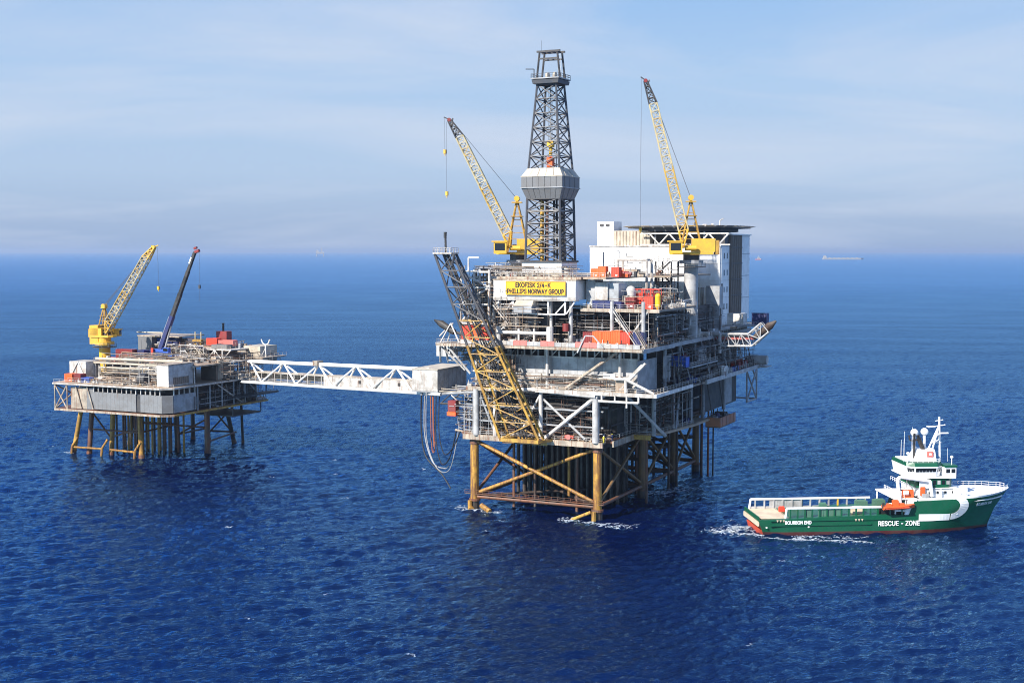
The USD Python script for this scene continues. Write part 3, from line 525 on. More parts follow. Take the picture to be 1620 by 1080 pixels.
# -- fine clutter that fills every storey: thin pipe runs, cable trays, rails and scaffold
SMALL = ["grey_steel", "dark_steel", "cream_steel", "rust_dark", "rust_steel", "deck_brown"]; DIM = ["dark_steel", "dark_steel", "black_steel", "grey_steel", "rust_dark", "rust_steel"]
for sd, reg, n in ((201, ((-30, -13), (-2.5, 4), (45.6, 56)), 80), (213, ((-14, 9), (3, 12), (45.6, 54)), 90), (202, ((-40, -24), (-1, 6), (45.6, 62)), 130), (203, ((-37, 1), (-1.2, 3), (20.8, 32.6)), 150), (204, ((2.5, 11), (12, 60), (20.8, 32.4)), 110), (205, ((9, 16.4), (14, 98), (33.8, 44)), 170), (206, ((4, 15.4), (3, 30), (45.6, 54)), 110), (207, ((-6, 15), (4, 26), (55.2, 60)), 80), (208, ((-38, -6), (3, 8), (63.2, 66)), 70), (209, ((-26, 10), (-.4, .6), (33.8, 37.2)), 60), (210, ((7, 13), (30, 72), (45.4, 54)), 110), (211, ((-44, -37), (2, 14), (20.5, 28)), 60), (212, ((-37, -22), (-1.4, 3), (33.8, 44)), 80)):
    pipes(tp, reg, n, .13, DIM if sd in (203, 204, 205, 206, 210, 211, 213) else SMALL, sd, "fine_pipe", 4, .045)
def scaffold(name, u0, u1, v, z0, z1, mat, du=2.4, dz=2.0):
    m = MB()
    for k in range(int((u1 - u0) / du) + 1): m.tube((u0 + k*du, v, z0), (u0 + k*du, v, z1), .07, n=4)
    for k in range(1, int((z1 - z0) / dz) + 1): m.tube((u0, v, z0 + k*dz), (u1, v, z0 + k*dz), .06, n=4)
    tp.part(name, m, mat)
scaffold("scaffold", -38, -29, -1.9, 20.6, 32, "grey_steel"); scaffold("scaffold", 3, 8, 16.5, 20.6, 31, "grey_steel"); scaffold("scaffold", -40, -32, -.6, 45.2, 62, "cream_steel", 2.7, 2.6); scaffold("scaffold", -8, 2, 5.0, 45.2, 54, "grey_steel"); scaffold("scaffold", 2.5, 13, 2.2, 45.2, 54, "worn_white", 2.6, 2.2)
for k in range(9): v0 = 18 + k * 9; tp.part("deck_hanger", MB().bar((16.8, v0, 33), (13.6, v0, 44.3), .22).bar((16.8, v0, 33), (16.8, v0, 36), .2), "grey_steel" if k % 2 else "dark_steel")
machines(tp, ((8.5, 16), (20, 98), 33.4), 40, ["grey_steel", "dark_steel", "worn_white", "rust_steel", "navy_paint", "dark_red"], 161, 2.0); machines(tp, ((-38, 8), (-1, 1), 33.4), 30, ["cream_steel", "worn_white", "rust_steel", "grey_steel"], 162, 1.3); machines(tp, ((-6, 15), (4, 14), 55), 26, ["cream_steel", "dark_steel", "grey_steel", "worn_white", "rust_steel"], 163, 1.4); machines(tp, ((-36, 1), (-1, 1.5), 20.5), 30, ["cream_steel", "rust_steel", "grey_steel", "dark_steel"], 164, 1.3)
pipes(tp, ((-14, -7), (34, 60), (63, 70)), 16, .25, ["worn_white", "white_steel", "grey_steel"], 166)
# ================================================================ sign cabin
sc = Thing("sign_cabin", "white cabin carrying the yellow name board below the derrick", "cabin", (-18, 0, 57.0))
sc.part("floor", box(-30.2, -6.4, 0, 2.5, 56.9, 57.2), "worn_white"); sc.part("side_wall", box(-30.2, -29.9, .25, 8, 57.2, 62.2), "block_white"); sc.part("side_wall", box(-6.7, -6.4, .25, 8, 57.2, 62.2), "block_white"); sc.part("roof", box(-30.4, -6.2, -.1, 8.2, 62.2, 62.5), "cream_steel"); sc.part("rear_wall", box(-29.9, -6.7, 7.7, 8, 57.2, 62.2), "block_white")
for k in range(8): u0 = -30.2 + k * 2.975; sc.part("wall_panel", box(u0 + .02, u0 + 2.955, 0, .25, 57.9, 62.2), "block_white")
sc.part("skirting", box(-30.3, -6.3, -.15, 0.25, 57.2, 57.86), "worn_white")
sg = sc.part("name_board", box(-26.2, -9.2, -.45, -.2, 58.5, 61.9), "sign_yellow")
def lettering(t, text, height, width, at, right, up, mat, parent, name="lettering", depth=.06):
    m = meshkit.text_mesh(text, height, depth, bold=True); v = np.array(m.vertices); f = np.array(m.faces)
    v[:, 0] -= v[:, 0].min(); v[:, 0] *= width / v[:, 0].max(); right = np.asarray(right, float); up = np.asarray(up, float); nrm = np.cross(right, up)
    return t.part(name, (np.asarray(at, float) + v[:, :1] * right + v[:, 1:2] * up + v[:, 2:3] * nrm, f), mat, parent)
sc.part("board_frame", MB().box(-26.4, -9.0, -.5, -.2, 61.9, 62.06).box(-26.4, -9.0, -.5, -.2, 58.34, 58.5).box(-26.4, -26.2, -.5, -.2, 58.5, 61.9).box(-9.2, -9.0, -.5, -.2, 58.5, 61.9), "yellow_rust", sg)
for dz in (0, .05):
  lettering(sc, "EKOFISK 2/4-K", 1.2, 10.2, (-23.5 + dz, -.46 - dz*.2, 60.42 + dz), (1, 0, 0), (0, 0, 1), "letter_black", sg); lettering(sc, "PHILLIPS NORWAY GROUP", 1.2, 16.4, (-25.95 + dz, -.46 - dz*.2, 58.75 + dz), (1, 0, 0), (0, 0, 1), "letter_black", sg)
for u in (-29, -24.6, -14.4, -9.6): sc.part("support_post", tube((u, .6, 53.4), (u, .6, 56.9), .28, n=6), "block_white")
sc.part("support_beam", MB().bar((-29, .6, 53.4), (-9.6, .6, 53.4), .35).bar((-27.5, .6, 53.5), (-24.8, .6, 56.6), .28).bar((-12.4, .6, 53.5), (-9.4, .6, 56.6), .28).bar((-9.2, .6, 53.6), (-6.8, .6, 56.8), .3), "block_white")
ac = Thing("vent_hood", "grey box hood with sloping beige top hanging under the name board", "hood", (-20, 0, 53.6)); ac.part("body", MB().prism([(-23.4, -1.8), (-18.2, -1.8), (-17.8, 2), (-23.4, 2)], 53.6, 55.6), "grey_steel"); ac.part("sloping_top", MB().loft([np.array([(-23.5, -1.9, 55.6), (-18.0, -1.9, 55.6), (-17.8, 2, 55.6), (-23.5, 2, 55.6)]), np.array([(-23.2, -.3, 57.0), (-18.3, -.3, 57.0), (-17.9, 2, 57.0), (-23.2, 2, 57.0)])]), "cladding_beige")

# ================================================================ living quarters
lq = Thing("living_quarters", "tall white accommodation block with panelled walls behind the drilling area", "building", (-10, 75, 45.1))
for kz in range(5):
    z0 = 45.4 + kz * 5.2; z1 = z0 + 5.14
    for k in range(13):
        u0 = -33 + k * 43 / 13; lq.part("wall_panel", box(u0 + .02, u0 + 43 / 13 - .02, 75 + .05 * ((k + kz) % 2), 75.5, z0, z1), "block_white")
lq.part("core", box(-32.9, 9.9, 75.5, 96, 45.1, 71.3), "worn_white"); lq.part("roof", box(-33.2, 10.2, 74.8, 96, 71.35, 71.7), "worn_white")
for kz in range(5):
    z0 = 45.4 + kz * 5.2
    for k in range(3): lq.part("side_panel", box(9.9, 10.25, 75.52 + k * 2.9, 75.52 + k * 2.9 + 2.86, z0, z0 + 5.14), "block_white")
    if z0 > 48:
        for v in (78.2, 81.4): w = lq.part("window", box(10.25, 10.34, v, v + .9, z0 + 1.4, z0 + 3.2), "worn_white"); lq.part("pane", box(10.34, 10.37, v + .1, v + .8, z0 + 1.5, z0 + 3.1), "glass_dark", w)
lq.part("escape_door", box(10.25, 10.4, 75.7, 76.9, 50.6, 60), "dark_steel")
lv_ = lq.part("louvre_tower", box(9.9, 10.6, 84.4, 97, 50.4, 75), "louvre_brown")
for k in range(16): lq.part("louvre_slat", box(10.6, 10.8, 84.5 + k * .78, 84.5 + k * .78 + .34, 50.6, 74.8), "louvre_brown", lv_)
for z in (56, 61, 66, 71): lq.part("louvre_rail", box(10.8, 10.86, 84.4, 97, z, z + .25), "dark_steel", lv_)
lq.part("stair_tower", box(4, 10.7, 97, 106, 48, 75), "block_white"); lq.part("stair_tower_roof", box(3.6, 11.2, 84, 106.4, 75, 75.35), "block_white")
for z in (55, 62, 69): lq.part("stair_tower_joint", box(10.7, 10.76, 97, 106, z, z + .18), "grey_steel")
lq.part("penthouse", box(-31, -13.5, 77, 90, 71.7, 76.4), "cladding_beige"); lq.part("lift_housing", box(-31.2, -25.6, 76.8, 84, 71.7, 79.4), "block_white"); lq.part("vent", box(-30.2, -29, 76.6, 76.8, 77.8, 78.6), "dark_steel"); lq.part("vent", box(-28.2, -27, 76.6, 76.8, 77.8, 78.6), "dark_steel")
for k in range(10): u0 = -24.8 + k * 1.1; lq.part("penthouse_rib", box(u0, u0 + .3, 76.85, 77, 71.8, 76.2), "cream_steel")
lq.part("plant_box", box(8.4, 12.6, 66, 69, 46, 59.5), "grey_steel"); lq.part("exhaust_pipe", MB().tube((5, 68, 50), (5, 68, 59), .55).tube((6.6, 68, 50), (6.6, 68, 59), .55).tube((8.2, 68, 50), (8.2, 68, 59), .55), "worn_white")
# ================================================================ helideck
hd = Thing("helideck", "grey helicopter deck on trusses over the roof of the white block", "helideck", (-3, 92, 71.7))
poly = [(-15, 75), (5, 75), (11.5, 83), (11.5, 104), (5, 112), (-15, 112), (-23, 104), (-23, 83)]
hd.part("deck", MB().prism(poly, 77.2, 77.6), "cladding_grey"); hd.part("deck_edge", MB().prism([(-6.5 + (x+6.5)*.78, 93.5 + (y-93.5)*.96) for x, y in poly], 76.1, 77.18), "dark_steel")
cxm, cym = -5.5, 93.5
for (x0, y0), (x1, y1) in zip(poly, poly[1:] + poly[:1]):
    L = math.hypot(x1 - x0, y1 - y0); nn = max(2, int(L / 3))
    for k in range(nn):
        f0, f1 = k / nn + .01, (k + 1) / nn - .01; a = np.array([x0 + (x1-x0)*f0, y0 + (y1-y0)*f0]); b = np.array([x0 + (x1-x0)*f1, y0 + (y1-y0)*f1]); c = np.array([cxm, cym])
        ao = a + (a - c) / np.linalg.norm(a - c) * 1.8; bo = b + (b - c) / np.linalg.norm(b - c) * 1.8
        hd.part("safety_net", MB().loft([np.array([(*a, 77.45), (*ao, 77.85), (*ao, 77.92), (*a, 77.53)]), np.array([(*b, 77.45), (*bo, 77.85), (*bo, 77.92), (*b, 77.53)])]), "cladding_beige" if k % 3 == 0 else "grey_steel")
for u in (-20, -12, -4, 4):
    for v in (78, 92, 106): hd.part("support_post", tube((u, v, 71.7), (u, v, 76.1), .3, n=6), "pale_grey")
for k in range(8): u = -13 + k * 3.2; hd.part("truss_bar", tube((u, 75.4, 72.0 if k % 2 else 75.4), (u + 3.2, 75.4, 75.4 if k % 2 else 72.0), .25, n=6), "white_steel")
hd.part("truss_chord", MB().bar((-16, 75.4, 75.4), (13, 75.4, 75.4), .4).bar((-16, 75.4, 71.95), (13, 75.4, 71.95), .35), "white_steel"); hd.part("plenum", box(-13, 10, 80, 100, 71.7, 75.4), "dark_steel")
machines(hd, ((-4, 9), (78, 84), 77.6), 5, ["dark_red", "worn_white", "grey_steel"], 61, 1.6, "deck_box"); hd.part("fire_monitor", MB().tube((8, 81, 77.6), (8, 81, 79.4), .2).tube((8, 81, 79.4), (9.4, 80, 80), .15), "worn_white")

# ================================================================ drilling derrick
dk = Thing("drilling_derrick", "dark steel lattice derrick with grey clad monkey board box", "derrick", (-18.3, 10, 63.1))
DC = np.array([-18.6, 11.4]); 
def sq(h, z, c=DC): return [np.array([c[0] + sx*h, c[1] + sy*h, z]) for sx, sy in ((-1, -1), (1, -1), (1, 1), (-1, 1))]
dk.part("substructure", box(-24.6, -13, 6, 16.8, 63.1, 66.9), "block_white"); dk.part("substructure_cap", box(-24.9, -12.7, 5.7, 17.1, 66.9, 67.4), "dark_steel"); dk.part("kick_plate", box(-25.2, -12.6, 5.6, 5.95, 63.1, 64.2), "cladding_beige"); dk.part("side_door", box(-12.9, -11.6, 7, 10.5, 63.1, 65.6), "white_steel")
lattice(dk, sq(5.1, 67.4), sq(4.75, 84.1), "derrick_steel", 5, .34, .19, "leg", "diagonal", True)
lattice(dk, sq(4.55, 91.5), sq(2.75, 114.5), "derrick_steel", 6, .3, .17, "leg", "diagonal", True)
for z, h in ((72.8, 4.98), (80, 4.86)):
    for i in range(4): a = sq(h, z)[i]; b = sq(h, z)[(i+1) % 4]; dk.part("walk_girt", tube(a + (0, 0, .6), b + (0, 0, .6), .1, n=4), "worn_white")
def clad(z0, h0, z1, h1, mat, n, name):
    A, B = sq(h0, z0), sq(h1, z1)
    for i in range(4):
        a0, a1, b0, b1 = A[i], A[(i+1) % 4], B[i], B[(i+1) % 4]; nr = np.array([[0, -1, 0], [1, 0, 0], [0, 1, 0], [-1, 0, 0]][i], float)
        for k in range(n):
            f, g = (k + .03) / n, (k + .97) / n; q = [a0 + (a1-a0)*f, a0 + (a1-a0)*g, b0 + (b1-b0)*g, b0 + (b1-b0)*f]; off = nr * (.06 if k % 2 else 0)
            dk.part(name, MB().loft([np.array(q) + off, np.array(q) - nr * .2]), mat)
clad(83.9, 4.9, 86.9, 6.0, "cladding_grey", 7, "cladding_panel"); clad(86.9, 6.0, 89.9, 6.0, "cladding_grey", 7, "cladding_panel"); clad(89.9, 6.0, 92.1, 4.7, "cladding_beige", 5, "cladding_roof_panel")
dk.part("cladding_floor", box(DC[0]-5, DC[0]+5, DC[1]-5, DC[1]+5, 83.8, 84), "dark_steel"); dk.part("cladding_ledge", MB().loft([sq(6.15, 86.75), sq(6.15, 87)]), "grey_steel"); dk.part("cladding_ledge", MB().loft([sq(6.1, 89.8), sq(6.1, 90)]), "cladding_beige"); dk.part("cladding_core", MB().loft([sq(4.6, 84.1), sq(5.7, 86.9), sq(5.7, 89.8), sq(4.45, 92)]), "dark_steel")
dk.part("crown_floor", MB().loft([sq(3.7, 114.6), sq(3.9, 115.6)]), "derrick_steel"); dk.part("crown_floor_rim", MB().loft([sq(4.1, 115.8), sq(4.1, 116.1)]), "grey_steel"); dk.part("handrail", rail([*sq(4.0, 116.1), sq(4.0, 116.1)[0]], 1.1, 1.5, .07), "derrick_steel")
for i in range(2):
    v = DC[1] + (-1.6 if i == 0 else 1.6); 
    for s in (-1, 1): dk.part("crown_frame_leg", tube((DC[0] + s*3.4, v, 116.1), (DC[0] + s*2.6, v, 123.1), .28, n=6), "dark_steel")
    dk.part("crown_beam", MB().bar((DC[0] - 3.4, v, 123.3), (DC[0] + 3.4, v, 123.3), .5).bar((DC[0] - 2.8, v, 121.4), (DC[0] + 2.8, v, 121.4), .4), "dark_steel")
for u in (-2.2, -.7, .7, 2.2): dk.part("crown_beam", MB().bar((DC[0] + u, DC[1] - 1.6, 123.2), (DC[0] + u, DC[1] + 1.6, 123.2), .35), "dark_steel")
dk.part("crown_sheave", MB().tube((DC[0] - 1.2, DC[1], 116.9), (DC[0] - .6, DC[1], 116.9), 1.0, n=14), "cladding_beige"); dk.part("crown_sheave", MB().tube((DC[0] + .9, DC[1], 116.9), (DC[0] + 1.5, DC[1], 116.9), 1.0, n=14), "cladding_beige"); dk.part("davit_arm", MB().path([(DC[0] - 3.4, DC[1] - 3.4, 116.1), (DC[0] - 3.4, DC[1] - 3.4, 118.5), (DC[0] - 5.4, DC[1] - 4.4, 118.5)], .13), "dark_steel"); dk.part("crown_ladder", ladder((DC[0] + 3.4, DC[1] - 1.6, 116.1), (DC[0] + 3.0, DC[1] - 1.6, 122.5), .8), "pale_grey"); dk.part("whip_antenna", tube((DC[0] - 2.7, DC[1], 123.3), (DC[0] - 2.7, DC[1], 126.5), .05, n=4), "dark_steel")
dk.part("standpipe", tube((DC[0] - 1.6, DC[1] - 2, 67.4), (DC[0] - 1.6, DC[1] - 2, 83.5), .55, n=8), "yellow_rust"); dk.part("standpipe", tube((DC[0] - .2, DC[1] - 1.6, 67.4), (DC[0] - .2, DC[1] - 1.6, 83.5), .35, n=8), "rust_steel"); 
for k, (du, dv) in enumerate(((-3.2, 1), (1.6, -1), (2.4, 1.6), (3.2, 2.6), (-2.6, 2.8), (.8, 2.8), (3.6, .4))): dk.part("drill_pipe_stand", tube((DC[0] + du, DC[1] + dv, 67.4), (DC[0] + du * .9, DC[1] + dv * .9, 83.7), .3, n=6), "black_steel")
dk.part("guide_rail", MB().tube((DC[0] - .9, DC[1] + 1.8, 91.5), (DC[0] - .9, DC[1] + 1.8, 114.5), .14, n=5).tube((DC[0] + .9, DC[1] + 1.8, 91.5), (DC[0] + .9, DC[1] + 1.8, 114.5), .14, n=5), "pale_grey")
dk.part("travelling_block", MB().box(DC[0] - .9, DC[0] + .9, DC[1] - .5, DC[1] + .5, 97.9, 99.7).tube((DC[0], DC[1], 95.7), (DC[0], DC[1], 97.9), .45), "yellow_paint"); dk.part("top_drive", MB().box(DC[0] - .8, DC[0] + .8, DC[1] - .8, DC[1] + .8, 92.3, 95.3).tube((DC[0], DC[1], 95.3), (DC[0], DC[1], 95.7), .3), "orange_paint")
for k in range(4): dk.part("drilling_line", tube((DC[0] - .6 + k * .4, DC[1], 99.7), (DC[0] - .6 + k * .4, DC[1], 114.5), .05, n=4), "rope_steel")

# ================================================================ pedestal cranes on the main platform
def hook_line(t, top, length, ball=.45):
    top = np.asarray(top, float); t.part("hoist_rope", tube(top, top - (0, 0, length), .045, n=4), "rope_steel")
def pedestal_crane(name, label, base, ztop, heading, boom_len, luff, ped_mat, zlow, group="lattice boom pedestal cranes on the drilling platform", hooks=((0, 22),), size=1.22, tip_mat="dark_steel", head_mat="dark_red", collar_mat="grey_steel"):
    """base (u, v); heading: angle of the boom in the u-v plane; luff: boom elevation"""
    t = Thing(name, label, "crane", (base[0], base[1], zlow), group); bu, bv = base; ch, sh = math.cos(heading), math.sin(heading)
    def W(x, y, z, k=size):
        x, y, z = x*k, y*k, z*(k if z > 0 else 1); return np.array([bu + x*ch - y*sh, bv + x*sh + y*ch, ztop + z])    # x along the boom, y to its left
    def hull(x0, x1, y0, y1, z0, z1): return MB().loft([np.array([W(x0,y0,z0), W(x1,y0,z0), W(x1,y1,z0), W(x0,y1,z0)]), np.array([W(x0,y0,z1), W(x1,y0,z1), W(x1,y1,z1), W(x0,y1,z1)])])
    t.part("pedestal", MB().disc((bu, bv), 2.0, zlow, ztop - 3.2, 16), ped_mat, smooth=40); t.part("pedestal_collar", MB().disc((bu, bv), 3.4, ztop - 3.2, ztop - 2.2, 16), collar_mat); t.part("pedestal_walkway", MB().disc((bu, bv), 4.2, ztop - 4.2, ztop - 4.0, 16), "dark_steel")
    t.part("handrail", rail([(bu + 4.1*math.cos(a), bv + 4.1*math.sin(a), ztop - 4) for a in np.arange(13)*math.pi/6], 1.1, 1.5), "grey_steel"); t.part("slew_ring", MB().disc((bu, bv), 2.3, ztop - 2.2, ztop - .6, 16), collar_mat if size < 1 else "dark_steel")
    t.part("slew_platform", MB().prism([tuple(W(x, y, 0)[:2]) for x, y in ((-5, -3), (3.4, -3), (5, -1.6), (5, 1.6), (3.4, 3), (-5, 3))], ztop - .6, ztop + .1), "yellow_paint")
    cb = t.part("operator_cab", hull(2.2, 5.2, 3.05, 5.2, -.4, 2.4), "yellow_paint"); t.part("cab_window", hull(5.2, 5.26, 3.25, 5.0, .1, 2.1), "glass_dark", cb); t.part("cab_window", hull(2.6, 4.9, 5.2, 5.26, .5, 2.1), "glass_dark", cb); t.part("cab_roof", hull(2.0, 5.7, 2.95, 5.4, 2.4, 2.7), "yellow_paint", cb)
    t.part("machinery_house", hull(-5.4, 0, -2.6, 2.6, .1, 3.2), "yellow_paint"); size < 1 and t.part("machinery_house", hull(-5.6, -1.6, -2.6, 2.6, -3.0, 4.4), "yellow_paint"); t.part("counterweight", hull(-6.4, -5.4, -2.4, 2.4, -.6, 2.8), "yellow_rust"); t.part("winch", MB().tube(W(.8, -1.4, 1.2), W(.8, 1.4, 1.2), .9, n=12), "dark_steel"); t.part("fuel_tank", MB().tube(W(-1, 3.6, 1), W(1.6, 3.6, 1), .7, n=10), "yellow_paint")
    ap = W(.2, 0, 12.6)
    for sx, sy in ((-2.6, -2), (-2.6, 2), (2.6, -1.8), (2.6, 1.8)):
        for k in range(1): t.part("a_frame_leg", tube(W(sx, sy, .1), ap + (W(0, sy*.22, 0) - W(0, 0, 0)), .24, n=6), "yellow_rust")
    for k in range(1, 8):
        f = k / 8.2; q = [W(sx, sy, .1) * (1-f) + ap * f for sx, sy in ((-2.6, -2), (-2.6, 2), (2.6, 1.8), (2.6, -1.8))]
        for i in range(4): t.part("a_frame_tie", tube(q[i], q[(i+1) % 4], .11, n=4), "yellow_rust")
    t.part("a_frame_head", MB().tube(W(.2, -1.2, 12.7), W(.2, 1.2, 12.7), .8, n=10), "yellow_paint"); t.part("a_frame_platform", hull(-1.2, 1.6, -1.6, 1.6, 8.4, 8.6), "yellow_rust"); t.part("a_frame_platform", hull(-1.0, 1.4, -1.4, 1.4, 11.7, 11.9), "yellow_paint")
    foot = W(2.0, 0, 1.0); dirn = W(math.cos(luff), 0, math.sin(luff), 1) - W(0, 0, 0); nrm = W(-math.sin(luff), 0, math.cos(luff), 1) - W(0, 0, 0); sd_ = W(0, 1, 0, 1) - W(0, 0, 0)
    def S(s, w, h): return [foot + dirn*s - sd_*w - nrm*h*.0, foot + dirn*s + sd_*w, foot + dirn*s + sd_*w + nrm*h, foot + dirn*s - sd_*w + nrm*h]
    L = boom_len; s1, s2 = L * .10, L * .86
    lattice(t, S(0, 1.8, .25), S(s1, 1.6, 2.7), "yellow_paint", 2, .2, .13, "boom_chord", "boom_lacing"); 
    def bm(f): return "boom_pale" if int(f * 8) % 3 else "boom_yellow"
    lattice(t, S(s1, 1.6, 2.7), S(s2, 1.25, 2.2), bm, 17, .19, .1, "boom_chord", "boom_lacing"); lattice(t, S(s2, 1.25, 2.2), S(L, .5, .9), tip_mat, 4, .2, .13, "boom_chord", "boom_lacing")
    tip = foot + dirn * L; t.part("boom_head", MB().tube(tip - sd_*.7 + nrm*.5, tip + sd_*.7 + nrm*.5, .55, n=12), head_mat); t.part("boom_head_frame", MB().bar(tip - dirn*2.4, tip + nrm*1.6, .3).bar(tip + nrm * .6, tip + dirn*1.4 - nrm*.6, .3), tip_mat); t.part("boom_walkway", MB().loft([np.array([S(s1, 1.5, 2.7)[3], S(s1, .5, 2.7)[3], S(s1, .5, 2.8)[3], S(s1, 1.5, 2.8)[3]]), np.array([S(s2, 1.25, 2.2)[3], S(s2, .4, 2.2)[3], S(s2, .4, 2.3)[3], S(s2, 1.25, 2.3)[3]])]), "boom_pale")
    for q in (-.8, -.3, .3, .8): t.part("luffing_rope", tube(ap + sd_*q, tip + sd_*q*.5 + nrm*1.0, .05, n=4), "rope_steel")
    for off, ln in hooks: p = tip + dirn*(1.0 - off) - nrm*.5; t.part("hoist_rope", tube(p, p - (0, 0, ln), .045, n=4), "rope_steel"); t.part("hook_block", MB().box(p[0]-.35, p[0]+.35, p[1]-.35, p[1]+.35, p[2]-ln-1.2, p[2]-ln).tube((p[0], p[1], p[2]-ln-1.8), (p[0], p[1], p[2]-ln-1.2), .14), "yellow_paint")
    return t
pedestal_crane("pedestal_crane", "yellow pedestal crane standing left of the derrick, boom raised to the left", (-37.2, 30), 69.6, math.radians(200), 41.0, math.radians(64), "worn_white", 63.1, hooks=((0, 9), (1.2, 20)))
pedestal_crane("pedestal_crane", "yellow pedestal crane on the tall column before the white block, boom steeply raised", (10.4, 45), 69.6, math.radians(200), 48.5, math.radians(76.5), "pale_grey", 45.1, hooks=((0, 42),))
# ================================================================ leaning lattice tower at the front
lt = Thing("lattice_tower", "leaning lattice tower at the platform front, rusty yellow below and dark grey above", "lattice tower", (-18, -8, 20.7))
LA = [(-23.4, -10, 21.2), (-12.2, -10, 21.2), (-12.8, -5.8, 21.2), (-22.8, -5.8, 21.2)]; LB = [(-42.6, -10, 69.2), (-37.2, -10, 69.2), (-38.0, -6.6, 69.2), (-41.8, -6.6, 69.2)]
lattice(lt, LA, LB, lambda f: "yellow_rust" if f < .62 else "derrick_steel", 11, .36, .17, "chord", "diagonal", False)
for k, du in enumerate((-.9, .1, .9)): lt.part("flare_line", tube((-17.5 + du, -7.6, 21), (-40 + du * .7, -8.2, 69), .2 if k != 1 else .28, n=8), "black_steel" if k else "dark_steel")
lt.part("base_frame", MB().bar((-23.4, -10, 21), (-12.2, -10, 21), .9).bar((-23.4, -10, 21), (-23.4, -2, 20.4), .6).bar((-12.2, -10, 21), (-12.2, -2, 20.4), .6).bar((-18, -10, 21), (-18, -2, 20.4), .5), "yellow_rust"); lt.part("base_grating", box(-23, -12.6, -9.6, -2.3, 20.2, 20.4), "rust_steel")
lt.part("top_platform", box(-42.9, -37.3, -10.6, -6.4, 69.2, 69.6), "worn_white"); lt.part("handrail", rail([(-42.8, -10.5, 69.6), (-37.4, -10.5, 69.6), (-37.4, -6.5, 69.6), (-42.8, -6.5, 69.6), (-42.8, -10.5, 69.6)], 1.2, 1.2, .08), "worn_white"); lt.part("flare_tip", MB().tube((-40.2, -8.2, 69.6), (-40.4, -8.2, 74.6), .3, n=8).tube((-40.4, -8.2, 73.4), (-40.4, -8.2, 75), .4, n=8), "black_steel"); lt.part("platform_knee", MB().tube((-37.4, -10, 66), (-36.4, -10.6, 69.2), .3, n=6), "derrick_steel")

# ================================================================ bridge to the left platform and its junction box
br = Thing("footbridge", "long white tubular truss bridge with covered walkway joining the two platforms", "bridge", (-105, 35, 25))
BA, BB = np.array([-152.0, 50.0, 25.1]), np.array([-57.0, 19.4, 28.2]); bd = BB - BA; bl = np.linalg.norm(bd); bn = np.array([-bd[1], bd[0], 0]); bn /= np.linalg.norm(bn); upz = np.array([0, 0, 1.0])
def BP(f, y, z): return BA + bd * f + bn * y + upz * z
br.part("bottom_chord", tube(BP(0, 0, 0), BP(1, 0, 0), .5, n=10), "block_white", smooth=40); br.part("bottom_chord", tube(BP(0, 5.6, 0), BP(1, 5.6, 0), .5, n=10), "block_white", smooth=40); br.part("top_chord", tube(BP(.015, 2.0, 7.0), BP(.93, 2.0, 7.0), .62, n=10), "block_white", smooth=40)
NB = 6
for k in range(NB):
    f0, fm, f1 = k * .19 - .075, k * .19 + .02, k * .19 + .115
    for y in (0, 5.6):
        if f0 > 0: br.part("diagonal", tube(BP(f0, y, .3), BP(fm, 2, 6.8), .3, n=8), "block_white")
        if f1 < 1: br.part("diagonal", tube(BP(fm + .005, 2, 6.8), BP(f1, y, .3), .3, n=8), "block_white")
    if f1 < 1: br.part("cross_beam", tube(BP(f1, 0, 0), BP(f1, 5.6, 0), .25, n=6), "worn_white")
def bslab(f0, f1, y0, y1, z0, z1): return MB().loft([np.array([BP(f0,y0,z0), BP(f0,y1,z0), BP(f0,y1,z1), BP(f0,y0,z1)]), np.array([BP(f1,y0,z0), BP(f1,y1,z0), BP(f1,y1,z1), BP(f1,y0,z1)])])
br.part("walkway_floor", bslab(.0, .97, 1, 5, .2, .4), "grey_steel")
for k in range(20): f0 = .03 + k * .046; br.part("walkway_roof", bslab(f0, f0 + .0455, .9, 5.1, 3.3 if k % 2 else 3.34, 3.6), "cladding_beige" if k % 3 else "cream_steel")
for k in range(11): f0 = .44 + k * .046; br.part("walkway_panel", bslab(f0, f0 + .0453, .95, 1.1, .45, 3.28), "worn_white")
for f in (.615, .80): br.part("walkway_window", bslab(f, f + .012, .88, .94, 1.6, 2.6), "black_steel")
for k in range(12): br.part("walkway_post", bslab(.03 + k * .036, .033 + k * .036, .95, 1.1, .4, 3.3), "worn_white")
br.part("handrail", MB().tube(BP(.02, .95, 1.5), BP(.44, .95, 1.5), .07, n=4).tube(BP(.02, .95, 1.0), BP(.44, .95, 1.0), .06, n=4), "worn_white"); br.part("cable_tray", bslab(.0, .5, 4.2, 5.0, 1.2, 2.4), "cream_steel"); br.part("pipeline", tube(BP(0, 4, 2.6), BP(.97, 4, 2.6), .3, n=6), "cream_steel")
br.part("lookout_box", MB().loft([np.array([BP(.385, .8, 6.6), BP(.41, .8, 6.6), BP(.41, 3.2, 6.6), BP(.385, 3.2, 6.6)]), np.array([BP(.385, .8, 8.2), BP(.41, .8, 8.2), BP(.41, 3.2, 8.2), BP(.385, 3.2, 8.2)])]), "cream_steel")
jb = Thing("junction_cabin", "large plain white box at the platform end of the footbridge", "cabin", (-62.8, 29, 28.9))
for k in range(7): u0 = -67 + k * 8.5 / 7; jb.part("wall_panel", box(u0 + .015, u0 + 8.5/7 - .015, 20, 20.25, 29.0, 35.2), "worn_white")
for k in range(14): v0 = 20.3 + k * 18 / 14; jb.part("wall_panel", box(-58.75, -58.5 + (.03 if k % 2 else 0), v0 + .015, v0 + 18/14 - .015, 29.0, 35.2), "pale_grey")
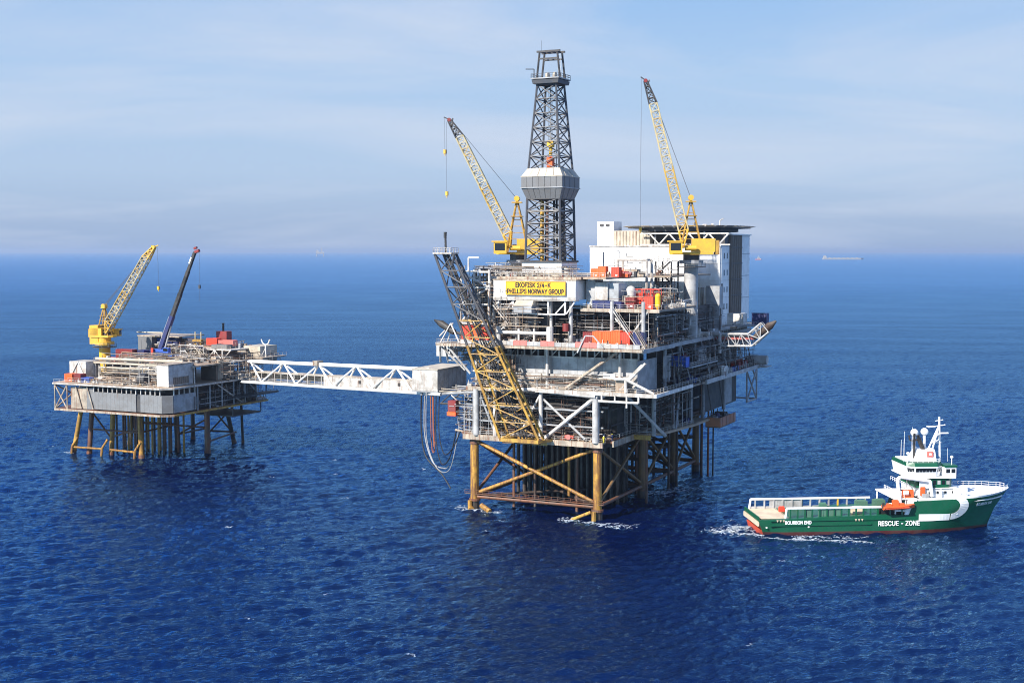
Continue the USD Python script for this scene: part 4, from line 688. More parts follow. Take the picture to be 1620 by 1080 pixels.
jb.part("core", box(-66.95, -58.76, 20.26, 38.4, 28.95, 35.15), "worn_white"); jb.part("roof", box(-67.2, -58.3, 19.8, 38.6, 35.21, 35.5), "cladding_beige"); jb.part("base_frame", box(-67.1, -58.4, 19.9, 38.5, 28.6, 28.94), "grey_steel")
ld = Thing("landing_truss", "dark pipe truss between the white junction box and the drilling platform", "truss", (-48, 25, 25))
for v in (21, 28, 36):
    ld.part("beam", tube((-58, v, 28.2), (-37, v - 6, 30.6), .35, n=6), "grey_steel"); ld.part("beam", tube((-58, v, 25.4), (-37, v - 6, 26.4), .3, n=6), "dark_steel")
    for k in range(5): ld.part("diagonal", tube((-58 + k * 4.2, v - k*1.2, 28.2 if k % 2 else 25.4), (-53.8 + k * 4.2, v - 1.2 - k*1.2, 25.5 if k % 2 else 28.6), .18, n=5), "worn_white" if k % 2 else "dark_steel")
pipes(ld, ((-58, -38), (19, 30), (25.6, 31)), 26, .3, ["worn_white", "grey_steel", "dark_steel", "cream_steel"], 70); ld.part("walkway", box(-58, -37, 20, 22, 29, 29.2), "cladding_beige")
wc = Thing("valve_cabin", "small white cabin on brackets at the platform's left edge above the junction box", "cabin", (-49, 8, 41)); wc.part("body", box(-50.5, -46.2, 5, 10, 40.8, 44.4), "white_steel"); wc.part("roof", box(-50.7, -46, 4.8, 10.2, 44.4, 44.6), "worn_white"); wc.part("door", box(-49.4, -48.4, 4.92, 5, 41, 43.2), "pale_grey"); wc.part("bracket", MB().bar((-46.2, 6, 40.7), (-42, 6, 37), .3).bar((-50, 6, 40.7), (-42, 6, 40.7), .3), "worn_white")
fb = Thing("fire_box", "small dark red and orange box hung on the left flank below the deck", "box", (-45, 5, 26)); fb.part("body", box(-46.4, -44, 4, 6, 25.6, 28.6), "dark_red"); fb.part("tray", box(-46.6, -43.9, 3.8, 6.2, 24.4, 25.5), "orange_paint"); fb.part("door_bar", box(-46.0, -44.4, 3.9, 4, 27, 27.2), "grey_steel")
# hoses
def hose(label, pts, r, mat, n=14):
    t = Thing("hanging_hose", label, "hose", pts[0], "hoses hanging from the bridge landing"); P = np.asarray(pts, float); out = []
    tt = np.linspace(0, len(P) - 1, n * (len(P) - 1) + 1)
    for x in tt:
        i = min(int(x), len(P) - 2); f = x - i; p0 = P[max(i-1, 0)]; p1, p2 = P[i], P[i+1]; p3 = P[min(i+2, len(P)-1)]
        out.append(.5*((2*p1) + (-p0+p2)*f + (2*p0-5*p1+4*p2-p3)*f*f + (-p0+3*p1-3*p2+p3)*f**3))
    t.part("hose", MB().path(out, r, n=6), mat); t.part("coupling", MB().tube(P[0] + (0, 0, -.9), P[0] + (0, 0, .3), r * 1.7, n=8), "grey_steel")
hose("thick orange hose hanging straight below the junction box", [(-60.6, 21, 28.4), (-60.5, 21, 20), (-60.2, 21, 12.5)], .27, "hose_orange")
hose("second orange hose close beside the thick one, its end looped", [(-61.4, 21, 28.4), (-61.4, 21.2, 17), (-60.9, 21, 11.6), (-60.3, 21, 10.9), (-59.9, 21, 14)], .17, "hose_orange")
hose("black hose hanging leftmost, bending right near the water", [(-64.4, 21, 28.4), (-64.6, 21, 18), (-62, 19, 10), (-55, 16, 5.5), (-51, 14, 2)], .2, "rubber_black")
hose("grey hose looping low under the leftmost black hose", [(-63.6, 21.5, 28.4), (-63.4, 21, 16), (-59, 18, 8.4), (-53, 14, 7.6), (-50, 11, 9)], .17, "grey_steel")
hose("long black hose sagging in a wide loop to the platform corner", [(-59.2, 20.5, 28.4), (-58, 18, 16), (-53.5, 13, 9.2), (-48, 8, 12), (-44.5, 5.5, 20.2)], .17, "rubber_black")
hose("thin dark hose looping from the box towards the left leg", [(-58.9, 22, 28.4), (-57, 18, 18), (-51.5, 11, 12.4), (-46, 6, 15), (-42.5, 4, 20.2)], .15, "rubber_black")
hose("thin grey hose with the shallowest loop beside the platform corner", [(-62.2, 20, 28.4), (-61.6, 19, 15), (-55.5, 14, 7.6), (-47.4, 7, 9), (-43.4, 4.6, 20.2)], .12, "grey_steel")

# ================================================================ burner booms
b1 = Thing("burner_boom", "white lattice burner boom reaching over the right side with upturned dark tip", "boom", (10, 60, 42)); 
lattice(b1, [(9, 58.5, 42), (9, 61.5, 42), (9, 61.5, 45.6), (9, 58.5, 45.6)], [(24.6, 58.5, 42.4), (24.6, 61.5, 42.4), (23.4, 61.5, 45.8), (23.4, 58.5, 45.8)], "pale_grey", 7, .24, .14, "chord", "lacing"); lattice(b1, [(24.6, 58.5, 42.4), (24.6, 61.5, 42.4), (23.4, 61.5, 45.8), (23.4, 58.5, 45.8)], [(29.4, 59, 46.6), (29.4, 61, 46.6), (27.2, 61, 49.2), (27.2, 59, 49.2)], "pale_grey", 2, .26, .15, "chord", "lacing")
b1.part("burner_cone", MB().tube((24.8, 60, 44.6), (29.6, 60, 48.4), .75, 1.15, n=12).tube((29.6, 60, 48.4), (31.4, 60, 49.8), 1.15, .25, n=12), "rust_dark"); b1.part("feed_pipe", tube((9, 60, 44.2), (25, 60, 44.6), .5, n=8), "faded_red"); b1.part("feed_pipe", tube((9, 59.4, 45), (24, 59.4, 45.2), .22, n=6), "cladding_beige"); b1.part("walkway", box(9.2, 23, 58.8, 59.6, 45.9, 46.0), "worn_white")
b2 = Thing("burner_boom", "dark upturned burner horn on white struts at the platform's upper left edge", "boom", (-45, -2, 45.2)); b2.part("burner_cone", MB().tube((-41.6, -1, 48), (-45.6, -1, 50.2), .8, 1.0, n=12).tube((-45.6, -1, 50.2), (-47.8, -1, 51.2), 1.0, .2, n=12), "black_steel"); b2.part("feed_pipe", tube((-34, -1, 46.6), (-41.6, -1, 48), .4, n=8), "dark_steel")
for a, b in (((-44.8, -3, 45.3), (-42.4, -1.6, 50.4)), ((-42.4, -1.6, 50.4), (-39, -3, 45.3)), ((-44.8, 1, 45.3), (-42.4, -.4, 50.4)), ((-46.2, -1, 46.8), (-42.4, -1, 50.4))): b2.part("strut", tube(a, b, .2, n=6), "white_steel")

# ================================================================ containers, skips, tanks on deck
def container(label, u0, v0, z0, L, W, H, mat, group=None, name="cargo_container", cat="container"):
    t = Thing(name, label, cat, (u0 + L/2, v0 + W/2, z0), group); t.part("body", box(u0 + .06, u0 + L - .06, v0 + .06, v0 + W - .06, z0 + .15, z0 + H - .06), mat)
    fr_ = MB()
    for u in (u0, u0 + L - .16):
        for v in (v0, v0 + W - .16): fr_.box(u, u + .16, v, v + .16, z0, z0 + H)
    for z in (z0, z0 + H - .16): fr_.box(u0 + .16, u0 + L - .16, v0, v0 + .16, z, z + .16).box(u0 + .16, u0 + L - .16, v0 + W - .16, v0 + W, z, z + .16).box(u0, u0 + .16, v0 + .16, v0 + W - .16, z, z + .16).box(u0 + L - .16, u0 + L, v0 + .16, v0 + W - .16, z, z + .16)
    t.part("frame", fr_, mat); n = max(3, int(L / .45))
    for k in range(n): u = u0 + .25 + (L - .5) * k / (n - 1); t.part("rib", box(u - .07, u + .07, v0 - .02, v0 + .08, z0 + .18, z0 + H - .18), mat)
    t.part("forklift_pocket", box(u0 + L*.3, u0 + L*.42, v0 - .03, v0 + .02, z0 + .02, z0 + .14), "black_steel"); t.part("label_plate", box(u0 + L*.55, u0 + L*.8, v0 - .05, v0 - .02, z0 + H*.14, z0 + H*.26), "letter_white")
    return t
def skip(label, u0, v0, z0, L, W, H, mat, group=None):
    t = Thing("waste_skip", label, "skip", (u0 + L/2, v0 + W/2, z0), group); w = .12; t.part("floor", box(u0, u0 + L, v0, v0 + W, z0, z0 + w), mat)
    for nm, b in (("front_wall", (u0, u0 + L, v0, v0 + w)), ("rear_wall", (u0, u0 + L, v0 + W - w, v0 + W)), ("end_wall", (u0, u0 + w, v0 + w, v0 + W - w)), ("end_wall", (u0 + L - w, u0 + L, v0 + w, v0 + W - w))): t.part(nm, box(*b, z0 + w, z0 + H), mat)
    for k in range(4): u = u0 + .3 + (L - .6) * k / 3; t.part("rib", box(u - .08, u + .08, v0 - .1, v0, z0, z0 + H), mat)
    t.part("rim", MB().box(u0 - .06, u0 + L + .06, v0 - .12, v0 - .0, z0 + H, z0 + H + .14), mat); return t
g = "red containers in a row on the middle deck"
container("bright red container, left end of the middle-deck row", -1.9, .6, 45.2, 2.5, 2.5, 4.0, "orange_paint", g); container("red container second from left in the middle-deck row", .7, .6, 45.2, 2.5, 2.5, 4.1, "orange_paint", g); container("orange-red container third from left in the middle-deck row, slightly taller", 3.3, .6, 45.2, 2.5, 2.5, 4.3, "orange_paint", g); container("red container, right end of the middle-deck row", 5.9, .6, 45.2, 2.5, 2.5, 4.0, "red_paint", g)
container("dark red container in shade left of the middle-deck row", -5.6, 3.2, 45.2, 3, 2.5, 3.6, "dark_red"); skip("navy skip right of the red container row", 9.2, 1.0, 46.0, 2.8, 2.6, 3.2, "navy_paint")
g = "red containers behind the leaning tower"
container("red container behind the leaning tower, left one", -38.6, -2.4, 45.2, 2.6, 2.4, 4.6, "red_paint", g); container("red container behind the leaning tower, middle one", -35.6, -2.2, 45.2, 2.2, 2.4, 4.2, "orange_paint", g); container("red container behind the leaning tower, right one", -33, -2.4, 45.2, 2.4, 2.4, 4.4, "red_paint", g)
skip("long navy skip on the yard deck below the grey module boxes", -3, 3.2, 55, 5.2, 2.6, 2.0, "navy_paint"); skip("short navy skip beside the dark red container on the yard deck", 2.4, 3.4, 55, 2.6, 2.4, 1.8, "navy_paint")
container("dark red container on the yard deck before the white dome", 5.2, 6, 55, 2.4, 2.4, 2.9, "dark_red"); container("bright red container at the right front of the yard deck", 10.6, 5, 55, 2.5, 2.5, 3.2, "red_paint"); container("low white container left of the white dome", .6, 7.5, 56.2, 4.6, 2.4, 2.2, "worn_white")
container("orange container standing on the drill deck right of the derrick", -4.2, 10, 63.1, 2.2, 2.2, 2.8, "orange_paint"); container("red container on the drill deck beside the gantry", -.8, 11, 63.1, 2.2, 2.2, 2.6, "red_paint"); container("small orange container behind the white dome", -7.0, 12, 63.1, 2.2, 2.2, 2.2, "orange_paint")
for i, (u0, w) in enumerate(((6.2, 2.0), (8.4, 2.2), (10.8, 2.2))):
    t = Thing("gas_rack", ("red gas bottle rack next to the white dome", "red gas bottle rack in the middle of the yard row", "red gas bottle rack at the right of the yard row")[i], "gas rack", (u0 + w/2, 11, 57), "red gas bottle racks on the yard")
    f_ = MB(); [f_.bar((a, b, 55), (a, b, 60.0), .16) for a in (u0, u0 + w) for b in (10, 12)]; [f_.bar((u0, b, z), (u0 + w, b, z), .16) for b in (10, 12) for z in (55.2, 57.6, 60)]; t.part("frame", f_, "red_paint")
    for k in range(4): t.part("bottle", MB().disc((u0 + .3 + k * (w - .6) / 3, 11), .24, 55.3, 58.8, 8).sphere((u0 + .3 + k * (w - .6) / 3, 11, 58.8), .24, n=8, m=3, z0=0), "dark_red" if k % 2 else "red_paint")
dm = Thing("dome_tank", "white dome topped tank among the red racks", "tank", (5.4, 9, 55)); dm.part("shell", MB().disc((5.2, 10), 1.25, 57, 59.6, 16).sphere((5.2, 10, 59.6), 1.25, n=16, m=6, z0=0), "white_steel", smooth=40); dm.part("skirt", MB().disc((5.2, 10), 1.35, 55, 57, 16), "worn_white")
yb = Thing("yellow_tank", "upright yellow tank at the right end of the yard deck", "tank", (14.3, 5, 55)); yb.part("shell", MB().disc((14.3, 5.4), .75, 55.8, 58.4, 14).sphere((14.3, 5.4, 58.4), .75, n=14, m=5, z0=0), "sign_yellow", smooth=40); yb.part("cone", MB().tube((14.3, 5.4, 55), (14.3, 5.4, 55.8), .25, .75, n=14), "sign_yellow")
container("bright blue container on the right mezzanine", 11.2, 24.5, 38.5, 4.6, 3.0, 2.9, "blue_paint"); container("white container on the balcony below the accommodation block", 13.2, 72.5, 47.65, 5.0, 4, 3.4, "white_steel"); skip("navy skip overhanging the sea at the balcony end", 19.4, 77.5, 47.65, 4.6, 3, 3.4, "navy_paint"); container("dark red pump box behind the bright blue container", 9.2, 33, 38.5, 3.2, 2.6, 3.2, "dark_red")
for i, vv in enumerate((80, 84, 88)):
    t = Thing("pump_skid", ("dark red pump skid nearest the white cover on the right flank", "dark red pump skid in the middle of the right flank", "dark red pump skid furthest along the right flank")[i], "pump", (14, vv, 33.5), "red pumps on the right flank"); t.part("base", box(12.4, 15.6, vv - 1.4, vv + 1.4, 33.4, 33.7), "dark_red"); t.part("motor", MB().tube((12.8, vv, 35), (15.2, vv, 35), .9, n=12), "dark_red"); t.part("casing", box(12.6, 13.6, vv - 1.1, vv + 1.1, 33.7, 36.2), "red_paint")
ht = Thing("storage_tank", "horizontal grey tank at the far right end of the main deck", "tank", (16, 98, 33.4)); ht.part("shell", tube((13, 97, 35.2), (19.4, 97, 35.2), 1.5, n=16), "pale_grey", smooth=40); ht.part("end_cap", MB().tube((12.4, 97, 35.2), (13, 97, 35.2), 1.1, 1.5, n=16), "cladding_beige"); ht.part("saddle", box(14, 14.5, 96, 98, 33.4, 34.4), "grey_steel"); ht.part("saddle", box(17.8, 18.3, 96, 98, 33.4, 34.4), "grey_steel"); ht.part("walkway", box(17, 20, 94, 100, 33, 33.3), "pale_grey")
wcv = Thing("canvas_cover", "white arched cover on the main deck's right edge", "cover", (14.5, 62, 33.5)); wcv.part("arch", MB().loft([np.array([(13 + 0*a, 58 + 3.2 - 3.2*math.cos(a), 33.6 + 2.6*math.sin(a)) for a in np.linspace(0, math.pi, 9)]), np.array([(16.4 + 0*a, 58 + 3.2 - 3.2*math.cos(a), 33.6 + 2.6*math.sin(a)) for a in np.linspace(0, math.pi, 9)])]), "white_steel"); wcv.part("end_frame", MB().path([(16.5, 58, 33.5), (16.5, 58, 36.4), (16.5, 56, 36.4), (16.5, 56, 33.5)], .12), "white_steel")
for i in range(8):
    t = Thing("blue_drum", ("nearest", "second", "third", "fourth", "fifth", "sixth", "seventh", "farthest")[i] + " blue drum counted from the white arched cover on the right deck edge", "drum", (15, 66.5 + i * 1.5, 33.45), "blue drums along the right deck edge"); c = (15 + .3 * (i % 2), 66.5 + i * 1.5); t.part("body", MB().disc(c, .5, 33.45, 34.9, 10), "blue_paint"); t.part("lid", MB().disc(c, .53, 34.9, 35.0, 10), "navy_paint")
bk = Thing("work_basket", "rusty orange work basket slung below the right side with dark gear in it", "basket", (13, 70, 17)); bk.part("floor", box(10.5, 15, 60, 76, 17.6, 17.9), "rust_dark")
for k in range(8): v0 = 60 + k * 2; bk.part("side_panel", box(14.9, 15.1 + .08*(k%2), v0 + .05, v0 + 1.95, 17.9, 20.6), "basket_rust")
bk.part("end_panel", box(10.5, 14.9, 59.9, 60.1, 17.9, 20.6), "basket_rust"); machines(bk, ((11.2, 14.2), (61, 75), 19.2), 16, ["dark_steel", "black_steel", "grey_steel", "rust_dark", "navy_paint"], 71, 3.0, "gear")
for v in (62, 74): bk.part("hanger", tube((12, v, 20.4), (10, v, 32.9), .2, n=5), "dark_steel")
rs = Thing("riser_pipes", "tall vertical pipes dropping from the right flank into the sea", "pipes", (8, 72, 0))
for k, (u, v, m_) in enumerate(((4.2, 77, "rust_steel"), (6.0, 78, "hose_orange"), (7.2, 79, "black_steel"), (3.4, 78.5, "black_steel"), (5.2, 80, "rust_dark"))): rs.part("pipe", tube((u, v, -4), (u, v, 32.9), .24 if k else .32, n=8), m_)
# people at the cellar deck corner
import manifold3d as mf
def person(label, u, v, z, turn, cloth, helmet, arms):
    t = Thing("person", label, "person", (u, v, z)); c, s = math.cos(turn), math.sin(turn)
    def Q(x, y, h): return (u + x*c - y*s, v + x*s + y*c, z + h)
    def limb(*js):
        out = mf.Manifold()
        for (p, r1), (q, r2) in zip(js[:-1], js[1:]): out += mf.Manifold.batch_hull([mf.Manifold.sphere(r1, 10).translate(p), mf.Manifold.sphere(r2, 10).translate(q)])
        return out
    body = limb((Q(-.1, 0, .06), .07), (Q(-.1, .03, .5), .075), (Q(-.09, 0, .92), .11)) + limb((Q(.1, .08, .06), .07), (Q(.1, .06, .5), .075), (Q(.09, 0, .92), .11)) + limb((Q(0, 0, .95), .16), (Q(0, 0, 1.2), .16), (Q(0, 0, 1.42), .15)) + limb((Q(-.2, 0, 1.42), .07), (Q(.2, 0, 1.42), .07)) + limb((Q(0, 0, 1.45), .06), (Q(0, .02, 1.6), .06))
    for sgn, (ex, ey, ez, hx, hy, hz_) in zip((-1, 1), arms): body += limb((Q(sgn*.22, 0, 1.4), .06), (Q(sgn*ex, ey, ez), .05), (Q(sgn*hx, hy, hz_), .045))
    mm = body.to_mesh(); t.part("coverall", (np.array(mm.vert_properties[:, :3]), np.array(mm.tri_verts)), cloth, smooth=50); t.part("head", MB().sphere(Q(0, .03, 1.68), .105, n=10, m=8, sz=1.2), "skin", smooth=True); t.part("helmet", MB().sphere(Q(0, .02, 1.72), .135, n=12, m=5, z0=0).add(*MB().tube(Q(0, .02, 1.715), Q(0, .02, 1.73), .17, n=12).arrays()), helmet, smooth=30)
    for sgn, (ex, ey, ez, hx, hy, hz_) in zip((-1, 1), arms):
        hm = MB(); hm.sphere(Q(sgn*hx, hy, hz_ - .05), .045, n=6, m=4)
        for q in range(4): hm.tube(Q(sgn*hx + (q - 1.5)*.02, hy, hz_ - .07), Q(sgn*hx + (q - 1.5)*.022, hy + .02, hz_ - .16 + abs(q - 1.5)*.01), .009, n=5)
        hm.tube(Q(sgn*hx - sgn*.03, hy + .02, hz_ - .05), Q(sgn*hx - sgn*.055, hy + .05, hz_ - .1), .01, n=5); t.part("hand", hm, "skin")
person("standing worker in yellow coverall and white helmet at the deck corner", 2.0, -.9, 20.5, .4, "person_yellow", "letter_white", ((.3, .05, 1.15, .3, .2, .95), (.3, .05, 1.15, .22, .3, 1.1))); person("standing worker in dark coverall and yellow helmet behind the yellow one", 3.0, 2.6, 20.6, 1.4, "person_blue", "person_yellow", ((.27, 0, 1.15, .25, .1, .9), (.27, 0, 1.15, .25, .1, .9)))
for (u, v, z, lab) in ((-7.4, -1.4, 20.6, "red valve cluster low on the front edge of the cellar deck"),):
    t = Thing("valve_cluster", lab, "valve", (u, v, z)); t.part("body", MB().tube((u - 1.2, v, z + .9), (u + 1.2, v, z + .9), .45, n=10), "red_paint"); t.part("hand_wheel", MB().tube((u, v - .9, z + 1), (u, v - .8, z + 1), .7, n=12), "faded_red"); t.part("stem", tube((u, v, z), (u, v, z + 1.4), .25, n=8), "worn_white")
# ================================================================ LEFT PLATFORM
lj = Thing("steel_jacket", "slim yellow and brown legs with bracing under the smaller left platform", "jacket", (-185, 45, 0))
def lleg(f, tpt, mat, r=.85):
    l = lj.part("leg", tube((f[0], f[1], -4), (tpt[0], tpt[1], 17.2), r, n=10), mat, smooth=40); k = 5.2 / 21.2; lj.part("splash_sleeve", tube((f[0], f[1], -4), (f[0] + (tpt[0]-f[0])*k, f[1] + (tpt[1]-f[1])*k, 1.2), r * 1.15, n=10), "rust_steel", l)
lleg((-208, 27), (-202.6, 27), "yellow_rust", .8); lleg((-201.2, 28), (-199, 28), "rust_steel"); lleg((-192, 29), (-190.5, 29), "yellow_rust"); lleg((-176.8, 27.5), (-177.6, 27.5), "leg_yellow", .95)
lleg((-203, 50), (-200, 50), "rust_dark"); lleg((-181, 51), (-182, 51), "rust_dark", 1.0); lleg((-182, 69), (-183, 69), "rust_dark", 1.0); lleg((-170, 70), (-174, 68), "black_steel", .8); lleg((-167, 70), (-167, 69), "black_steel", .5); lleg((-164, 46), (-164, 46), "rust_steel", 1.0); lleg((-190, 70), (-190, 70), "rust_dark", .8)
def lb(a, b, r=.32, m_="rust_steel"): lj.part("brace", tube(a, b, r, n=7), m_)
for a, b in (((-201, 28, 16.5), (-192, 29, 6)), ((-192, 29, 6), (-178, 28, 10)), ((-199.5, 28, 8.6), (-178, 28, 8.6)), ((-178, 28, 8.6), (-181, 51, 8.6)), ((-181, 51, 8.6), (-201, 50, 8.6)), ((-181, 51, 5), (-164, 46, 12)), ((-182, 69, 3), (-170, 69, 14)), ((-182, 69, 14), (-170, 69, 3)), ((-181, 51, 5), (-182, 69, 5)), ((-182, 69, 4), (-170, 70, 4)), ((-177, 28, 12), (-164, 46, 9)), ((-164, 46, 4), (-170, 69, 4))): lb(a, b)
lj.part("landing_bar", tube((-205.5, 25.8, 2.2), (-194, 26.6, 2.2), .35, n=8), "leg_yellow"); lj.part("landing_bar", tube((-190, 26.6, 2.2), (-178.5, 25.6, 2.2), .35, n=8), "leg_yellow")
for u in (-205, -191.5, -177): lj.part("fender", MB().tube((u - 1.6, 25.4, -1), (u - 1.4, 25.8, 2.6), .45, n=8).tube((u - 1.4, 25.8, 2.6), (u + .2, 26.8, 5.6), .4, n=8), "leg_yellow")
r = random.Random(9)
for k in range(22):
    u = -198 + (k % 11) * 2.6 + r.uniform(-.3, .3); v = 36 if k < 11 else 43; lj.part("conductor", tube((u, v, -4), (u, v, 17), .38, n=8), r.choice(["rust_steel", "rust_dark", "rust_dark", "yellow_rust"]))

lp = Thing("platform_topsides", "weathered grey deck block of the smaller platform at the left", "oil platform", (-180, 40, 17.2))
P0 = [(-203, 15), (-157.4, 15), (-154.7, 18), (-154.7, 68), (-160, 74), (-206, 74), (-208, 40)]
lp.part("lower_deck", MB().prism(P0, 16.4, 17.2), "rust_steel"); lp.part("upper_deck", MB().prism([(x + (.4 if x > -160 else -.4), y - (.5 if y < 20 else 0)) for x, y in P0], 25.2, 25.9), "deck_brown")
lp.part("edge_beam", MB().bar((-203.4, 14.4, 25.6), (-157.4, 14.4, 25.6), .5).bar((-157.4, 14.4, 25.6), (-154.2, 17.6, 25.6), .5).bar((-154.2, 17.6, 25.6), (-154.2, 68, 25.6), .5), "worn_white"); lp.part("edge_beam", MB().bar((-203, 14.7, 16.8), (-157.4, 14.7, 16.8), .6).bar((-157.4, 14.7, 16.8), (-154.4, 17.8, 16.8), .6), "cream_steel"); lp.part("edge_beam", MB().bar((-154.4, 17.8, 16.8), (-154.4, 68, 16.8), .6), "yellow_rust")
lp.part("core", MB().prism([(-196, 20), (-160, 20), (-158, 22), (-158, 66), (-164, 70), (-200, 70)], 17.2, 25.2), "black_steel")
for k in range(16): u0 = -186 + k * 1.79; lp.part("wall_panel", box(u0 + .02, u0 + 1.77, 15.3 if k != 10 else 15.6, 15.55 if k != 10 else 15.8, 17.6, 23.4), "cladding_mid" if k != 10 else "dark_steel")
lp.part("wall_panel", MB().prism([(-157.3, 15.3), (-154.9, 17.8), (-155.1, 18), (-157.5, 15.5)], 17.6, 23.4), "cladding_mid")
for k in range(7): v0 = 18 + k * 1.6; lp.part("wall_panel", box(-155.1, -154.85, v0 + .02, v0 + 1.58, 17.6, 23.4), "grey_steel")
for k in range(6): u0 = -196.5 + k * 1.75; lp.part("wall_panel", box(u0 + .02, u0 + 1.73, 15.6, 15.8, 17.4, 24.6), "cream_steel" if k < 4 else "cladding_mid")
for k in range(15): u = -186 + k * 2.0; lp.part("window_post", box(u - .14, u + .14, 15.1, 15.5, 23.4, 25.2), "worn_white")
for k in range(5): v = 18.2 + k * 2.6; lp.part("window_post", box(-155.1, -154.7, v - .14, v + .14, 23.4, 25.2), "worn_white")
for a, b in (((-203, 14.9, 17), (-197.5, 14.9, 25.2)), ((-197.5, 14.9, 17), (-203, 14.9, 25.2)), ((-203, 14.9, 17), (-203, 14.9, 25.2)), ((-197.5, 14.9, 17), (-197.5, 14.9, 25.2)), ((-203, 15, 17), (-206, 34, 25.2)), ((-206, 34, 17), (-203, 15, 25.2)), ((-194, 15.2, 25), (-191.5, 15.2, 17.5)), ((-189, 15.2, 25), (-186.4, 15.2, 17.5))): lp.part("side_brace", tube(a, b, .24, n=6), "cream_steel")
for k in range(6): v0 = 30 + k * 6.4; lp.part("column", tube((-154.9, v0, 17.2), (-154.9, v0, 25.2), .28, n=6), "grey_steel")
for a, b in (((-154.8, 40, 25), (-154.8, 54, 17.4)), ((-154.8, 56, 25), (-154.8, 66, 17.4))): lp.part("side_brace", tube(a, b, .24, n=6), "worn_white")
pipes(lp, ((-158, -154.9), (29, 68), (17.6, 25)), 46, .26, ["grey_steel", "dark_steel", "dark_steel", "worn_white", "rust_steel"], 81); machines(lp, ((-159, -155.5), (30, 66), 17.2), 14, ["grey_steel", "dark_steel", "cream_steel"], 82, 2.6)
lp.part("hung_platform", box(-172, -156, 50, 66, 12.6, 13.1), "dark_steel"); lp.part("hanger", MB().bar((-172, 50, 13), (-172, 50, 17), .3).bar((-156, 50, 13), (-156, 50, 17), .3).bar((-156, 66, 13), (-156, 66, 17), .3), "dark_steel"); lp.part("side_wing", MB().prism([(-154.6, 46), (-151, 54), (-151, 70), (-154.6, 70)], 19.6, 20.2), "dark_steel"); pipes(lp, ((-154, -151), (52, 70), (20, 28)), 26, .25, ["dark_steel", "grey_steel", "navy_paint", "dark_steel"], 83)
lp.part("handrail", rail([(-203, 14.6, 25.9), (-157.6, 14.6, 25.9), (-154.4, 17.6, 25.9)], 1.1, 2.4), "worn_white")
# laydown timber: boards side by side on the front of the deck
for k in range(14): u0 = -192 + k * 2.15; lp.part("deck_board", box(u0, u0 + 2.05, 17, 27, 25.92, 26.05 + .04 * (k % 2)), "deck_brown" if k % 3 else "cladding_beige")
machines(lp, ((-198, -164), (18, 34), 26), 34, ["cream_steel", "deck_brown", "cladding_beige", "grey_steel", "worn_white"], 84, 2.2); pipes(lp, ((-172, -162), (17, 30), (26, 33)), 44, .2, ["worn_white", "grey_steel", "cream_steel", "dark_steel"], 85)
# middle level with long pipe runs
lp.part("pipe_deck", box(-200, -156, 30, 72, 31.4, 31.9), "deck_brown"); lp.part("pipe_deck_beam", MB().bar((-200, 29.8, 31.6), (-156, 29.8, 31.6), .6), "cladding_beige")
for k in range(12): u = -199 + k * 3.9; lp.part("post", tube((u, 30, 26), (u, 30, 31.4), .25, n=6), "worn_white")
for z, rr in ((33.0, .5), (30.0, .35), (28.4, .3), (29.2, .2)): lp.part("long_pipe", tube((-198 + (33 - z) * .6, 29.2, z), (-160, 29.2, z + .2), rr, n=8), "cladding_beige" if rr > .3 else "cream_steel")
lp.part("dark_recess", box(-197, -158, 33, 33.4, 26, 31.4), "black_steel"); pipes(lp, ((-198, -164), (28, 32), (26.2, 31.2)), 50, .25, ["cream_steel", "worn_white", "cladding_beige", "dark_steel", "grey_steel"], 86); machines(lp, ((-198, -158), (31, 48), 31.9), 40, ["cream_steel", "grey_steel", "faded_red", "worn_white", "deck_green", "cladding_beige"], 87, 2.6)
lp.part("corner_house", box(-207, -199.6, 26, 33, 26, 32), "worn_white"); lp.part("corner_house_brace", MB().bar((-207, 25.8, 26), (-203, 25.8, 32), .3).bar((-203, 25.8, 32), (-199.6, 25.8, 26), .3), "white_steel")
# rear upper modules
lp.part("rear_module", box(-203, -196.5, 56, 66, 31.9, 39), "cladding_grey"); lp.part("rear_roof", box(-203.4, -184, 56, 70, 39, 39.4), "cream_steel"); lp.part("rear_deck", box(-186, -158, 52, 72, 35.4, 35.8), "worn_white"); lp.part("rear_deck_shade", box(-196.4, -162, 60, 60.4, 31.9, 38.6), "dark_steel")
for k in range(8): u = -185.5 + k * 3.4; lp.part("truss_post", tube((u, 52, 31.9), (u, 52, 35.4), .22, n=6), "white_steel"); lp.part("truss_brace", tube((u, 52, 31.9 if k % 2 else 35.4), (u + 3.4, 52, 35.4 if k % 2 else 31.9), .18, n=6), "white_steel")
lp.part("portal_frame", MB().path([(-188, 50, 31.9), (-186.4, 50, 41), (-198, 50, 41)], .3).path([(-186.4, 50, 41), (-184.8, 50, 31.9)], .3), "cladding_beige"); lp.part("rear_module", box(-168, -161.4, 54, 64, 31.9, 37.2), "cladding_grey"); stairs(lp, (-167, 50, 31.9), (-172, 50, 36.8), 1.2, "cladding_beige"); lp.part("rear_module", box(-160.5, -153, 62, 72, 30, 36.4), "cladding_beige"); lp.part("rear_ledge", box(-161, -149, 58, 72, 32.4, 32.8), "cream_steel")
lp.part("handrail", rail([(-161, 58, 32.8), (-149, 58, 32.8), (-149, 72, 32.8)], 1.2), "worn_white"); pipes(lp, ((-161, -153), (54, 62), (26, 36)), 40, .24, ["cream_steel", "worn_white", "grey_steel", "cladding_beige"], 88); pipes(lp, ((-186, -166), (48, 54), (32, 37)), 40, .2, ["white_steel", "worn_white", "dark_steel", "cream_steel"], 89); machines(lp, ((-200, -158), (52, 70), 35.8), 16, ["navy_paint", "cream_steel", "grey_steel", "worn_white"], 90, 2.4)
